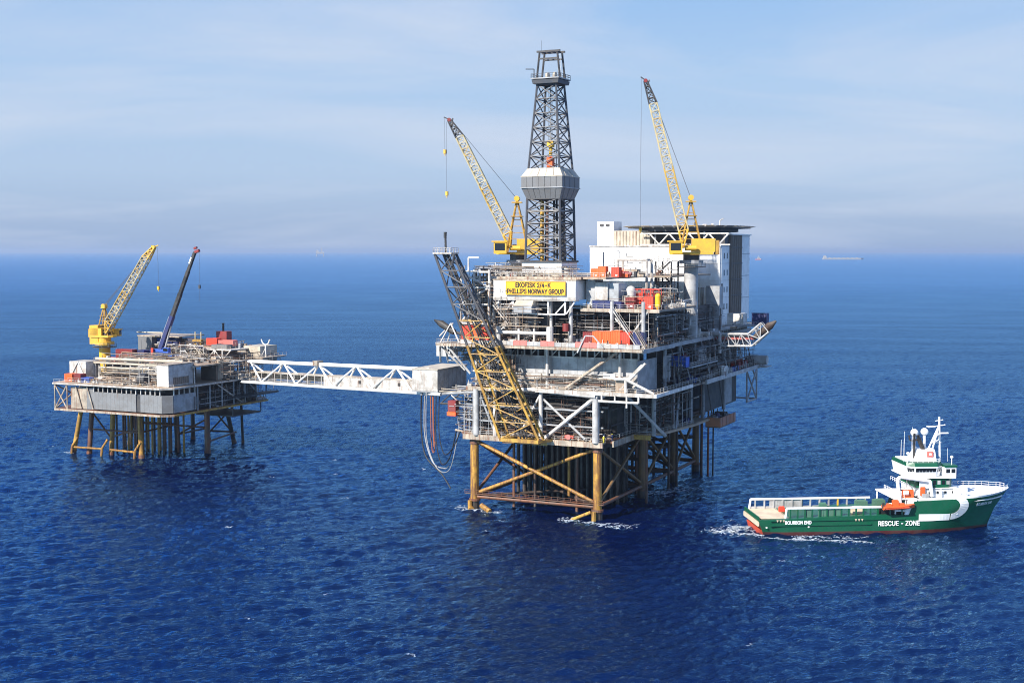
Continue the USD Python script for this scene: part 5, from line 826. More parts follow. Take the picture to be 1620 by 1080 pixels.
lp.part("vent_drum", MB().disc((-156.6, 44), 1.1, 26, 33, 12), "cream_steel"); lp.part("stack_module", box(-163, -156.6, 42, 52, 26, 31), "louvre_brown"); machines(lp, ((-158, -150), (44, 60), 26), 18, ["cream_steel", "worn_white", "grey_steel", "dark_steel"], 91, 2.6)
# cabin and cargo on the left platform
wb = Thing("equipment_cabin", "white steel cabin with dark louvres at the front corner of the left platform", "cabin", (-158, 20, 26))
wb.part("front_wall", box(-161.6, -156.8, 18, 18.25, 26, 33), "white_steel"); wb.part("core", box(-161.6, -156.95, 18.25, 30, 26, 32.9), "pale_grey"); wb.part("roof", box(-161.9, -156.6, 17.8, 30.3, 33.0, 33.25), "cream_steel")
for k in range(6): v0 = 18.3 + k * 1.96; wb.part("side_panel", box(-156.95, -156.75, v0 + .02, v0 + 1.94, 29.0 if 0 < k < 5 else 26, 32.9), "pale_grey")
for k in range(8): wb.part("louvre", box(-156.95, -156.7, 20.4 + k * .96, 21.2 + k * .96, 26.6, 28.8), "louvre_brown")
container("orange-red container at the left end of the small platform", -201.6, 18, 26, 3.4, 2.6, 2.6, "orange_paint"); container("dark red container beside the orange one on the left platform", -198.0, 18.6, 26, 3.0, 2.6, 2.6, "dark_red"); container("low blue container on the left platform front", -194.6, 18.4, 26, 3.6, 2.4, 1.5, "blue_paint"); container("long dark red container under the left platform's lattice crane", -199, 40, 31.9, 7.5, 2.8, 3.6, "dark_red"); container("navy container right of the long dark red one", -191, 42, 31.9, 3, 2.8, 3.4, "navy_paint")
container("navy container on the rear roof of the left platform", -193, 58, 35.9, 6.5, 2.8, 2.8, "navy_paint"); container("blue container at the back of the left platform behind the telescopic crane", -198, 58.5, 35.9, 4.4, 2.8, 2.4, "blue_paint"); container("navy container beside the yellow frame on the left platform", -184.6, 60, 35.9, 3.4, 2.6, 2.8, "navy_paint")
yf = Thing("yellow_frame", "yellow frame with two uprights at the rear of the left platform", "winch", (-179, 60, 35.8)); yf.part("base", box(-180.6, -176.6, 59, 61.6, 35.8, 38.2), "yellow_rust"); yf.part("upright", tube((-180, 60, 38.2), (-180, 60, 41), .2, n=6), "boom_pale"); yf.part("upright", tube((-177.4, 60, 38.2), (-177.4, 60, 41), .2, n=6), "boom_pale")  # plain yellow frame: solid base with two uprights
container("red container at the rear right of the left platform under the dark stack", -172.6, 57, 36.2, 4.6, 2.6, 2.9, "red_paint"); container("longer faded red container right of the dark stack on the left platform", -167.6, 57.4, 36.6, 6.4, 2.6, 1.9, "faded_red")
es = Thing("exhaust_stack", "dark exhaust stack above the red lifeboat on the left platform", "exhaust", (-169, 61, 37)); es.part("housing", box(-171.4, -166.8, 61, 64, 38.2, 41.4), "dark_red"); es.part("stack", tube((-169, 62, 41.4), (-169, 62, 44), .4, n=8), "black_steel"); es.part("cap", MB().tube((-169, 62, 44), (-169, 62, 44.3), .55, n=8), "dark_steel")
at = Thing("forked_mast", "white forked mast at the right end of the left platform", "mast", (-150.6, 62, 32.8)); at.part("post", tube((-150.6, 62, 32.8), (-150.6, 62, 37), .25, n=6), "white_steel"); at.part("fork", MB().path([(-152.4, 62, 39), (-151.8, 62, 37.6), (-150.6, 62, 37), (-149.4, 62, 37.6), (-148.8, 62, 39)], .24), "white_steel"); at.part("stay", tube((-150.6, 62, 36), (-152.6, 62, 32.8), .12, n=5), "white_steel")
pedestal_crane("pedestal_crane", "yellow pedestal crane on the left platform with its lattice boom leaning right", (-204, 40), 40.2, math.radians(12), 35.5, math.radians(58), "yellow_paint", 26, group="pedestal crane on the left platform", hooks=((0, 14),), size=0.82, tip_mat="yellow_paint", head_mat="yellow_paint", collar_mat="yellow_paint")
mc = Thing("telescopic_crane", "blue telescopic crane on the left platform, black boom raised to the right", "crane", (-183.8, 46, 32.6)); 
mc.part("carrier", MB().prism([(-189.8, 44.5), (-177.8, 44.5), (-176.8, 47.5), (-189.8, 47.5)], 32.7, 33.7), "blue_paint"); mc.part("turntable", MB().disc((-183.4, 46), 1.6, 33.7, 34.2, 14), "dark_steel"); mc.part("house", box(-186.8, -182.0, 44.8, 47.2, 34.2, 35.6), "blue_paint"); cb_ = mc.part("cab", box(-181.8, -179.4, 44.6, 46, 34.2, 36.2), "blue_paint"); mc.part("cab_window", box(-181.6, -179.6, 44.54, 44.6, 35.0, 36.0), "glass_dark", cb_); mc.part("counterweight", box(-188.2, -186.8, 44.8, 47.2, 34, 35.4), "navy_paint"); mc.part("crawler_track", MB().prism([(-190.2, 43.6), (-176.8, 43.6), (-176.8, 44.4), (-190.2, 44.4)], 31.9, 32.7), "worn_white"); mc.part("red_post", box(-186.4, -185.6, 43.8, 44.4, 33, 36), "red_paint")
TA, TB = np.array([-184.0, 46.0, 35.4]), np.array([-168.4, 47.0, 70.6]); tdir = TB - TA
for k, (f0, f1, w, m_) in enumerate(((0, .34, 1.5, "navy_paint"), (.30, .56, 1.25, "black_steel"), (.54, .78, 1.1, "black_steel"), (.76, .97, .95, "black_steel"))): mc.part("boom_section", MB().bar(TA + tdir*f0, TA + tdir*f1, w), m_)
mc.part("boom_stripe", MB().bar(TA + tdir*.02 + (-.75, -.4, 0), TA + tdir*.33 + (-.75, -.4, 0), .5), "pale_grey"); mc.part("boom_stripe", MB().bar(TA + tdir*.86 + (-.45, -.3, 0), TA + tdir*.92 + (-.45, -.3, 0), .45), "letter_white"); mc.part("boom_head", MB().bar(TB - tdir*.03, TB + (1.4, 0, -.4), .9).bar(TB + (-.8, 0, .2), TB + (.4, 0, .6), .7), "dark_red"); mc.part("luffing_cylinder", tube((-182.4, 46, 34.6), TA + tdir*.25 + (.8, 0, -.4), .3, n=8), "pale_grey"); hook_line(mc, TB + (1.3, 0, -.8), 11.5); mc.part("hook_block", MB().box(TB[0] + 1.0, TB[0] + 1.6, TB[1] - .3, TB[1] + .3, TB[2] - 13.6, TB[2] - 12.3), "dark_steel"); mc.part("hoist_rope", tube(TB + (1.3, 0, -13.6), TB + (1.3, 0, -18), .05, n=4), "rope_steel")

# more fittings so that no deck of the left platform stays bare
pipes(lp, ((-200, -158), (17, 29), (26.1, 27.6)), 60, .14, SMALL, 301, "fine_pipe", 4, .05); pipes(lp, ((-200, -158), (29, 50), (32, 35)), 90, .16, SMALL, 302, "fine_pipe", 4, .05); pipes(lp, ((-200, -158), (50, 70), (32, 38)), 80, .16, SMALL, 303, "fine_pipe", 4, .05); pipes(lp, ((-156, -154.4), (28, 70), (17.4, 25)), 60, .12, DIM, 304, "fine_pipe", 4, .05); pipes(lp, ((-160, -148), (40, 70), (26, 35)), 70, .15, SMALL, 305, "fine_pipe", 4, .05)
machines(lp, ((-200, -157), (31, 52), 31.9), 50, ["cream_steel", "rust_steel", "deck_brown", "worn_white", "grey_steel", "dark_steel"], 306, 1.8); machines(lp, ((-186, -158), (53, 71), 35.8), 26, ["cream_steel", "worn_white", "rust_steel", "grey_steel", "dark_red"], 307, 2.0); machines(lp, ((-198, -163), (16, 20), 26.1), 24, ["cream_steel", "rust_steel", "yellow_rust", "worn_white"], 308, 1.2)
for z, a_, b_ in ((31.9, -200, -157), (35.8, -186, -158)): lp.part("handrail", rail([(a_, 30.1 if z < 33 else 52.1, z), (b_, 30.1 if z < 33 else 52.1, z)], 1.1, 2.0), "cream_steel")
lp.part("scaffold_frame", MB().path([(-172, 17, 26), (-172, 17, 32), (-164, 17, 32), (-164, 17, 26)], .1).path([(-172, 21, 26), (-172, 21, 32), (-164, 21, 32), (-164, 21, 26)], .1).path([(-172, 17, 29), (-164, 17, 29)], .08).path([(-168, 17, 26), (-168, 17, 32)], .08), "worn_white"); lp.part("cable_drum", MB().tube((-169.5, 19, 28), (-166.5, 19, 28), 1.9, n=14), "dark_steel")
# ================================================================ rescue and supply vessel
BO = (np.array([60.2, 324.3, 0.0]), 4.5)
vs = Thing("supply_vessel", "green and white rescue supply vessel sailing past the drilling platform", "ship", frame=BO)
def half(s, z):
    """half beam of the hull at station s (0 stern .. 1 bow) and height z"""
    e0 = .60 + .22 * max(0, min(1, z / 9.8)); pw = 1.9 + .5 * max(0, z) / 9.8
    b = 7.5 if s < e0 else 7.5 * (1 - ((s - e0) / (1 - e0)) ** pw)
    if z < 0: b *= 1 + z * .06
    if s < .1: b *= 1 - (.1 - s) / .1 * (.05 + .1 * max(0, 1 - z / 2.5))
    return max(b, .04)
def hx(s, z): return -.0 + (1.6 - .42 * z if z < 3.8 else 0) * (1 - min(1, s / .12)) * (s < .12) + s * (61.6 + 5.6 * (max(0, z) / 9.8) ** 1.5)
def strake(z0s, z1s, ss, nz=3):
    """closed hull strake between two heights (functions of s)"""
    rings = []
    for s in ss:
        zs = np.linspace(z0s(s), z1s(s), nz + 1); st = [(hx(s, z), -half(s, z), z) for z in zs]; pt = [(hx(s, z), half(s, z), z) for z in zs[::-1]]; rings.append(np.array(st + pt))
    return MB().loft(rings)
S_ = np.concatenate([np.linspace(0, .12, 5), np.linspace(.16, .6, 9), np.linspace(.63, 1, 22)]); F_ = S_[S_ >= .575]
wl = lambda s: 0.75 - .35 * max(0, (s - .7) / .3) ** 2
top_ = lambda s: 3.7 + .9 * min(1, s / .4)
vs.part("bottom_paint", strake(lambda s: -2.5, wl, S_, 3), "hull_red", smooth=35); hl = vs.part("hull", strake(wl, top_, S_, 4), "hull_green", smooth=35)
vs.part("bulwark", strake(top_, lambda s: 7.9 + 1.3 * ((s - .575) / .425) ** 1.4, F_, 4), "hull_green", smooth=35); vs.part("bow_rail_cap", strake(lambda s: 7.92 + 1.3 * ((s - .575) / .425) ** 1.4, lambda s: 8.45 + 1.3 * ((s - .575) / .425) ** 1.4, F_[F_ > .74], 1), "boat_white")
vs.part("rubbing_strake", MB().box(3, 28.5, -7.72, -7.45, 2.3, 2.7), "hull_green"); vs.part("rubbing_strake", MB().box(3, 37, -7.74, -7.45, 3.5, 3.75), "hull_green")
vs.part("transom", MB().loft([np.array([(-.06, -6.9, 2.2), (-.06, 6.9, 2.2), (-.06, 6.9, 3.3), (-.06, -6.9, 3.3)]), np.array([(.3, -6.9, 2.2), (.3, 6.9, 2.2), (.3, 6.9, 3.3), (.3, -6.9, 3.3)])]), "boat_cream"); vs.part("transom_boot", MB().loft([np.array([(1.1, -5.6, -1), (1.1, 5.6, -1), (.55, 6.2, 1.2), (.55, -6.2, 1.2)]), np.array([(2, -5.6, -1), (2, 5.6, -1), (2, 6.2, 1.2), (2, -6.2, 1.2)])]), "hull_orange")
for k in range(20): y0 = -6.3 + k * .63; vs.part("deck_plank", box(1.0, 33, y0 + .02, y0 + .6, 3.45 + (.9*.5), 3.98 + .012 * (k % 2)), "boat_cream")
vs.part("stern_bulwark", MB().box(.1, .4, -6.7, 6.7, 3.6, 4.5), "hull_green")
# cargo rails on both sides
for sg, mats in ((-1, ("hull_green", "boat_white")), (1, ("boat_white", "boat_white"))):
    x0 = 7.4 if sg < 0 else 1.6; x1 = 31.5 if sg < 0 else 33
    vs.part("cargo_rail_top", MB().tube((x0, sg*6.3, 6.4), (x1, sg*6.3, 6.4), .3, n=8).tube((x0, sg*6.3, 6.4), (x0 - .3, sg*6.3, 4), .28, n=8), "boat_white")
    for k in range(13): x = x0 + (x1 - x0) * (k + .5) / 13; vs.part("cargo_rail_post", box(x - .16, x + .16, sg*6.3 - .2, sg*6.3 + .25, 4, 6.2), "yellow_paint" if (sg > 0 and k == 9) else ("hull_green" if sg < 0 else "pale_grey"))
    if sg > 0:
        for k in range(4): vs.part("rail_plate", box(6.6 + k * 2.2, 8.76 + k * 2.2, 6.35, 6.6, 4.05, 6.2), "pale_grey")
        vs.part("rail_foot", box(1.6, 33, 6.3, 6.7, 4.0, 4.5), "pale_grey")
    else:
        for x in (12.4, 15.5, 16.9): vs.part("rail_plate", box(x, x + 1.2 + (3 if x == 16.9 else 0), -6.2, -5.9, 4.05, 6.0), "boat_deck_green")
for (x, y, m_, s) in ((8.5, 2, "red_paint", 1.2), (26, -4, "boat_cream", 2.2), (29.5, 3, "boat_deck_green", 2.4), (20, 4.5, "boat_deck_green", 1.5), (34.5, 4, "boat_deck_green", 2.4), (36.5, -1, "boat_white", 2.2)):
    vs.part("deck_gear", MB().box(x - s*.6, x + s*.6, y - s*.4, y + s*.4, 3.9, 3.9 + s).tube((x - s*.5, y, 3.9 + s), (x + s*.5, y, 3.9 + s), .3, n=8), m_)
for x in (4.4, 5.2, 6.0, 24.2, 25.0, 25.8): vs.part("draught_mark", MB().loft([np.array([(x, -7.78, 3.85), (x + .55, -7.78, 3.85), (x + .3, -7.78, 3.25)]), np.array([(x, -7.7, 3.85), (x + .55, -7.7, 3.85), (x + .3, -7.7, 3.25)])]), "boat_cream")
for x in (2.0, 12.6): vs.part("mooring_eye", MB().tube((x, -7.62, 2.0), (x, -7.5, 2.0), .22, n=10), "boat_white")
lettering(vs, "BOURBON END", .85, 6.6, (6.6, -7.76, 2.75), (1, 0, 0), (0, 0, 1), "letter_white", hl, "stern_name"); lettering(vs, "RESCUE - ZONE", 1.15, 10.6, (30.2, -7.66, 2.0), (1, 0, 0), (0, 0, 1), "letter_white", hl, "rescue_lettering")
def on_hull(poly, mat, name, off=.05):
    """thin plate following the starboard hull over a polygon given as rows of (x, z0, z1)"""
    rings = []
    for x, z0, z1 in poly:
        pts = []
        for o in (off, off + .05):
            for z in ((z0, z1) if o == off else (z1, z0)):
                s = x / (61.6 + 5.6 * (max(0, z) / 9.8) ** 1.5); pts.append((x, -half(s, z) - o, z))
        rings.append(np.array(pts))
    return vs.part(name, MB().loft(rings), mat)
# white sweep on the hull side: lower bar, rounded end, upper end
on_hull([(40.6 + k * .9, 3.0 + .0 * k, 4.7) for k in range(10)], "boat_white", "hull_sweep"); arc = [(49.0 + 2.2 * math.sin(a), 6.6 - 1.95 * math.cos(a), 49.0 + 4.6 * math.sin(a), 6.4 - 3.3 * math.cos(a)) for a in np.linspace(0, math.pi * .92, 12)]
rings = []
for xi, zi, xo, zo in arc:
    q = []
    for (x, z), o in (((xi, zi), .05), ((xo, zo), .05), ((xo, zo), .1), ((xi, zi), .1)): s = x / (61.6 + 5.6 * (z / 9.8) ** 1.5); q.append((x, -half(s, z) - o, z))
    rings.append(np.array(q))
vs.part("hull_sweep", MB().loft(rings), "boat_white")
# bow name on the flared hull, letter by letter along its curve
nm = "BOURBON END"; xx = 56.0
for ch in nm:
    w = .5 if ch != " " else .35
    if ch != " ":
        m = meshkit.text_mesh(ch, .75, .05, bold=True); v = np.array(m.vertices); v[:, 0] = (v[:, 0] - v[:, 0].min()) / (np.ptp(v[:, 0]) + 1e-9) * .4; P = []
        for a, b, c in v: z = 6.3 + b; s = (xx + a) / (61.6 + 5.6 * (z / 9.8) ** 1.5); P.append((xx + a, -half(s, z) - .06 - c, z))
        vs.part("bow_letter", (np.array(P), np.array(m.faces)), "letter_white", hl)
    xx += w
# foredeck
Fd = np.linspace(.74, .985, 14); pts = [(hx(s, 8.4) , -half(s, 8.4) + .25) for s in Fd] + [(hx(s, 8.4), half(s, 8.4) - .25) for s in Fd[::-1]]
vs.part("foredeck", MB().prism(pts, 7.7, 8.0), "boat_white"); vs.part("foredeck_mat", MB().prism([(57, -2.6), (62, -1.4), (62, 1.4), (57, 2.6)], 8.02, 8.06), "boat_cream")
rl = [(hx(s, 10) , -half(s, 9.4) + .3, 8.4 + 1.25 * ((s - .575) / .425) ** 1.4) for s in np.linspace(.76, .985, 12)]; vs.part("bow_railing", rail(rl, 1.1, 1.4, .05), "boat_white"); vs.part("bow_railing", rail([(a, -b, c) for a, b, c in rl], 1.1, 1.4, .05), "boat_white")
for x, y, m_, s in ((52.5, -3, "boat_white", 1.4), (54, 2, "boat_white", 1.6), (59, .5, "boat_deck_green", 1.0), (51.4, -5, "hull_green", 1.0), (63, 0, "boat_white", 1.0), (56, -3.4, "boat_white", .9)): vs.part("deck_gear", MB().box(x - s*.5, x + s*.5, y - s*.4, y + s*.4, 8.0, 8.0 + s).tube((x, y - s*.6, 8.0 + s*.7), (x, y + s*.6, 8.0 + s*.7), s*.3, n=8), m_)
# superstructure
def tier(x0, x1, b, z0, z1, mat, name, cut=1.2): return vs.part(name, MB().prism([(x0, -b), (x1 - cut, -b), (x1, -b + cut), (x1, b - cut), (x1 - cut, b), (x0, b)], z0, z1), mat)
tier(40.2, 52, 6.9, 4.4, 8.6, "boat_white", "deckhouse"); tier(41.2, 51.6, 6.0, 8.6, 11.0, "boat_white", "deckhouse"); vs.part("boat_deck", MB().prism([(34.6, -6.9), (41, -6.9), (41, 6.9), (34.6, 6.9)], 8.3, 8.6), "boat_white"); vs.part("boat_deck_post", MB().tube((35, -6.4, 4.4), (35, -6.4, 8.3), .2, n=6).tube((37.6, -6.4, 4.4), (37.6, -6.4, 8.3), .2, n=6).tube((35, 6.4, 4.4), (35, 6.4, 8.3), .2, n=6), "boat_white"); vs.part("doorway", box(40.1, 40.22, -3, -2, 4.5, 6.6), "glass_dark"); vs.part("doorway", box(44, 44.9, -6.06, -5.98, 8.7, 10.6), "pale_grey"); vs.part("ladder", ladder((40.0, -1, 8.6), (40.0, -1, 13.4), .8, (0, 1, 0)), "pale_grey"); vs.part("locker", box(41.6, 43.4, -6.9, -6.1, 8.6, 9.7), "pale_grey"); vs.part("vent_cowl", MB().tube((46.6, -6.5, 8.6), (46.6, -6.5, 10.2), .3, n=8).sphere((46.6, -6.5, 10.3), .42, n=8, m=6), "boat_white"); vs.part("pipe_run", MB().path([(41.3, -6.1, 10.8), (51, -6.1, 10.8), (51, -6.1, 8.7)], .1), "pale_grey"); tier(40.5, 50, 5.8, 11.0, 13.4, "hull_green", "green_tier"); tier(38.6, 50.4, 6.2, 13.4, 13.7, "boat_white", "bridge_deck")
for k in range(7): vs.part("window", box(41.3 + k * 1.15, 42.1 + k * 1.15, -5.84, -5.78, 11.8, 12.8), "glass_dark" if k % 2 else "pale_grey")
for z in (9.6, 6.6):
    for k in range(5): vs.part("window", box(41.5 + k * 2, 42.1 + k * 2, -6.24 if z > 8 else -7.04, -6.18 if z > 8 else -6.98, z, z + .6), "glass_dark")
vs.part("side_flare", MB().loft([np.array([(37, -7.4, 4.4), (40.4, -7.4, 4.4), (40.4, -6.9, 4.4), (37, -6.9, 4.4)]), np.array([(38, -7.4, 8.6), (40.0, -7.4, 8.6), (40.0, -6.9, 8.6), (38, -6.9, 8.6)])]), "boat_white")
# wheelhouse flaring outwards with its windows
wb0 = [(38.6, -4.8), (40, -6.0), (45.2, -6.0), (46.8, -4.6), (46.8, 4.6), (45.2, 6.0), (40, 6.0), (38.6, 4.8)]; wb1 = [(38.1, -5.0), (39.8, -6.5), (45.6, -6.5), (47.4, -4.8), (47.4, 4.8), (45.6, 6.5), (39.8, 6.5), (38.1, 5.0)]
vs.part("wheelhouse", MB().loft([np.array([(*p, 13.7) for p in wb0]), np.array([(*p, 16.4) for p in wb1])]), "boat_white")
for i, n in ((0, 3), (1, 6), (2, 2), (6, 6)):
    a0, a1 = np.array([*wb0[i], 13.7]), np.array([*wb0[i+1], 13.7]); b0, b1 = np.array([*wb1[i], 16.4]), np.array([*wb1[i+1], 16.4]); nr = np.cross(a1 - a0, b0 - a0); nr /= np.linalg.norm(nr)
    for k in range(n):
        f, g = (k + .26) / n, (k + .74) / n; q = [a0 + (a1-a0)*f + (b0-a0)*.5, a0 + (a1-a0)*g + (b1-a1)*.5, a0 + (a1-a0)*g + (b1-a1)*.86, a0 + (a1-a0)*f + (b0-a0)*.86]
        vs.part("window", MB().loft([np.array(q) - nr*.02, np.array(q) + nr*.04]), "glass_dark")
vs.part("roof_band", MB().loft([np.array([(p[0], p[1], 16.42) for p in wb1]), np.array([(p[0]*.985 + .65, p[1]*.9, 17.3) for p in wb1])]), "hull_green"); vs.part("monkey_island", MB().prism([(38.6, -3.8), (46.4, -3.8), (46.4, 3.8), (38.6, 3.8)], 17.3, 17.6), "boat_white")
vs.part("bridge_wing", MB().prism([(47.5, -6.4), (50.4, -6.4), (50.4, -3), (47.5, -3)], 13.4, 16.2), "boat_white"); vs.part("bridge_wing_cap", MB().prism([(47.45, -6.6), (50.6, -6.6), (50.6, -2.8), (47.45, -2.8)], 16.2, 16.7), "hull_green")
for k in range(2): vs.part("window", box(47.8 + k * 1.35, 48.8 + k * 1.35, -6.46, -6.4, 14.8, 15.8), "glass_dark")
vs.part("funnel", MB().loft([np.array([(41.4, -2.6, 17.6), (46.8, -2.6, 17.6), (46.8, 2.6, 17.6), (41.4, 2.6, 17.6)]), np.array([(42.6, -2, 20), (46.6, -2, 20), (46.6, 2, 20), (42.6, 2, 20)])]), "boat_white"); vs.part("funnel_panel", box(44.4, 46.0, -2.62, -2.3, 18.2, 19.6), "faded_red"); vs.part("funnel_panel", box(44.9, 45.5, -2.68, -2.62, 18.6, 19.2), "boat_white")
vs.part("exhaust", MB().tube((44, -1, 19.8), (42.8, -1.2, 22.4), .55, n=8).tube((42.8, -1.2, 22.4), (42.4, -1.2, 23.6), .4, n=8), "black_steel"); vs.part("exhaust", MB().tube((41.6, -1, 17.6), (41.6, -1, 24), .28, n=8).tube((41.6, -1, 22), (40.4, -1, 22.4), .2, n=6).tube((40.4, -1, 22.4), (40.2, -1, 23.6), .2, n=6).tube((41.6, -1, 22.2), (43.4, -1, 22.8), .2, n=6), "black_steel")
for x, y in ((42.0, 0), (45.2, 1.4)): p = vs.part("radome_post", tube((x, y, 17.6), (x, y, 23.2), .35, n=8), "boat_white"); vs.part("radome", MB().sphere((x, y, 24.1), .95, n=16, m=10), "boat_white", smooth=True)
for a, b, rr in (((46.2, -1.2, 19.6), (48.4, 0, 25.8), .22), ((46.2, 1.2, 19.6), (48.4, 0, 25.8), .22), ((48.8, 0, 17.6), (48.4, 0, 28), .26), ((46.6, 0, 21.5), (49, 0, 21.5), .16), ((47.2, -1.4, 23.4), (49.6, 1.0, 23.8), .14), ((45.6, 0, 25.4), (50, 0, 26), .14), ((47.4, 0, 27), (49.4, 0, 27.3), .1), ((47.4, -.9, 22.0), (49.2, .6, 22.4), .14), ((46.8, 0, 21.4), (48.5, 0, 24), .12)): vs.part("mast_spar", tube(a, b, rr, n=6), "boat_white")
vs.part("radar_scanner", box(45.2, 47.4, -.2, .2, 25.5, 25.8), "boat_white"); vs.part("radar_scanner", box(48.0, 50.4, -1.2, -.9, 23.9, 24.2), "boat_white"); vs.part("signal_lamp", MB().tube((49.6, -5.4, 16.7), (49.6, -5.4, 18.4), .12, n=6).sphere((49.6, -5.4, 18.6), .4, n=8, m=6), "boat_white"); vs.part("small_radome", MB().tube((38.8, -4.2, 17.3), (38.8, -4.2, 19.2), .12, n=6).sphere((38.8, -4.2, 19.5), .42, n=8, m=6), "boat_white")
for x, y, h in ((38.2, -3, 23), (40, -3.6, 26), (39.4, 2, 22), (40.6, 3, 24), (50.8, 0, 20)): vs.part("whip_antenna", tube((x, y, 16.6), (x, y, h), .05, n=4), "boat_white")
vs.part("railing", rail([(38.3, -5.2, 17.3), (46, -6, 17.3), (47.2, -4, 17.3)], 1.0, 1.2), "boat_white"); vs.part("railing", rail([(38.4, -6.1, 11), (38.4, 6.1, 11)], 1.0, 1.2), "boat_white"); vs.part("railing", rail([(37, -6.9, 8.6), (37, 6.9, 8.6)], 1.0, 1.2), "boat_white"); vs.part("railing", rail([(52, -6.6, 8.9), (52, 6.6, 8.9)], 1.1, 1.2), "boat_white"); vs.part("bulwark_wing", MB().prism([(49.6, -6.9), (53.2, -6.9), (53.2, -6.6), (49.6, -6.6)], 8.6, 11), "boat_white")
# boat davit: white arched frame on the aft starboard side
vs.part("davit_frame", MB().path([(36.2, -6.8, 6.2), (35.2, -6.8, 13.4), (36.0, -6.8, 14.0), (43.6, -6.8, 12.8), (44.2, -6.8, 9)], .45, n=8).path([(36.2, -6.8, 6.4), (43.8, -6.8, 5.6)], .4, n=8).path([(36.0, -6.8, 14), (38.4, -3, 13.6)], .35), "boat_white", smooth=40)
vs.part("davit_panel", box(41.0, 43.4, -6.5, -6.2, 11.0, 12.9), "boat_white"); vs.part("life_raft", MB().tube((36.9, -6.6, 10), (38.1, -6.6, 10), .55, n=10), "boat_white"); vs.part("orange_gear", box(36.8, 39.6, -6.4, -5.6, 8.7, 10.6), "orange_paint"); vs.part("orange_gear", box(41.2, 42.4, -6.7, -6.5, 9.2, 11.4), "orange_paint"); vs.part("platform", box(34.6, 41, -7.2, -4, 5.4, 5.8), "boat_white"); vs.part("railing", rail([(34.6, -7.2, 5.8), (37, -7.3, 5.8), (39, -7.3, 5.8)], 1.0, 1.0), "boat_white")
for x in (33.2, 36.2): vs.part("cradle_post", box(x, x + .3, -7.4, -7.1, 4.4, 6.4), "boat_deck_green")
vs.part("dark_bay", box(31.6, 37, -6.2, -3, 4.4, 6.2), "black_steel")
rb = Thing("rescue_boat", "orange rescue boat in its cradle on the aft side of the green vessel", "boat", frame=BO)
def rbh(x0, x1, z0, z1, w): 
    R_ = []
    for f in np.linspace(0, 1, 9): b = w * (1 - max(0, (f - .55) / .45) ** 2.2) + .05; x = x0 + (x1 - x0) * f; zz = z0 + .5 * f**3; R_.append(np.array([(x, -8.1 - b*.4, zz), (x, -8.1 - b, zz + (z1 - z0)*.6), (x, -8.1 - b*.95, z1 + .5*f**2), (x, -8.1 + b*.95, z1 + .5*f**2), (x, -8.1 + b, zz + (z1 - z0)*.6), (x, -8.1 + b*.4, zz)]))
    return MB().loft(R_)
rb.part("hull", rbh(31.2, 39.2, 6.1, 7.0, 1.35), "orange_paint", smooth=40); rb.part("keel_fender", MB().tube((31.4, -9.3, 6.5), (37.4, -9.3, 6.8), .22, n=8), "hull_orange"); rb.part("console", box(33.6, 35.0, -8.6, -7.6, 7.0, 8.5), "orange_paint"); rb.part("seat", MB().box(35.2, 36.4, -8.5, -7.7, 7.0, 7.7).box(32.2, 33.2, -8.6, -7.6, 7.0, 7.6), "orange_paint"); rb.part("outboard_engine", box(31.0, 31.5, -8.4, -7.8, 6.4, 7.8), "black_steel")
# ================================================================ distant shipping
w1 = Thing("distant_ship", "small white ship far off near the horizon right of the block", "ship", frame=(np.array([1945., 10300., 0.]), 12)); w1.part("hull", MB().loft([np.array([(-24, -5, z), (18, -5, z), (28 + z*.4, 0, z), (18, 5, z), (-24, 5, z)]) for z in (-1, 7)]), "faded_red"); w1.part("superstructure", MB().box(-6, 14, -4.5, 4.5, 7, 18).box(-2, 10, -4, 4, 18, 24), "pale_grey"); w1.part("mast", tube((2, 0, 28), (2, 0, 40), .6, n=6), "boat_white"); w1.part("forecastle", box(14, 22, -4, 4, 7, 12), "boat_white")
w2 = Thing("distant_tanker", "long tanker low on the horizon at the right, coloured pale as if by haze", "ship", frame=(np.array([2720., 10700., 0.]), 4)); w2.part("hull", MB().loft([np.array([(-170, -24, z), (140, -24, z), (168, 0, z), (140, 24, z), (-170, 24, z)]) for z in (-1, 13)]), "grey_steel"); w2.part("superstructure", MB().box(-165, -145, -18, 18, 13, 26).box(-160, -150, -14, 14, 26, 32), "pale_grey"); w2.part("funnel", box(-175 + 8, -165 + 5, -5, 5, 26, 33), "grey_steel")  # hull and house greys lightened, haze put into the colour
for k in range(7): w2.part("deck_house", box(-120 + k * 38, -108 + k * 38, -8, 8, 13, 17), "pale_grey")
w3 = Thing("distant_rig", "faint rig on the horizon left of the leaning tower", "oil platform", frame=(np.array([-2340., 15900., 0.]), 10)); w3.part("deck", box(-50, 50, -30, 30, 36, 58), "pale_grey"); w3.part("derrick", MB().loft([np.array([(18 - h, -h, z), (18 + h, -h, z), (18 + h, h, z), (18 - h, h, z)]) for h, z in ((9, 58), (4, 112))]), "grey_steel"); w3.part("quarters", box(-48, -20, -20, 20, 58, 80), "pale_grey")
for x in (-40, 40):
    for y in (-24, 24): w3.part("leg", tube((x, y, -2), (x, y, 36), 5, n=8), "grey_steel")
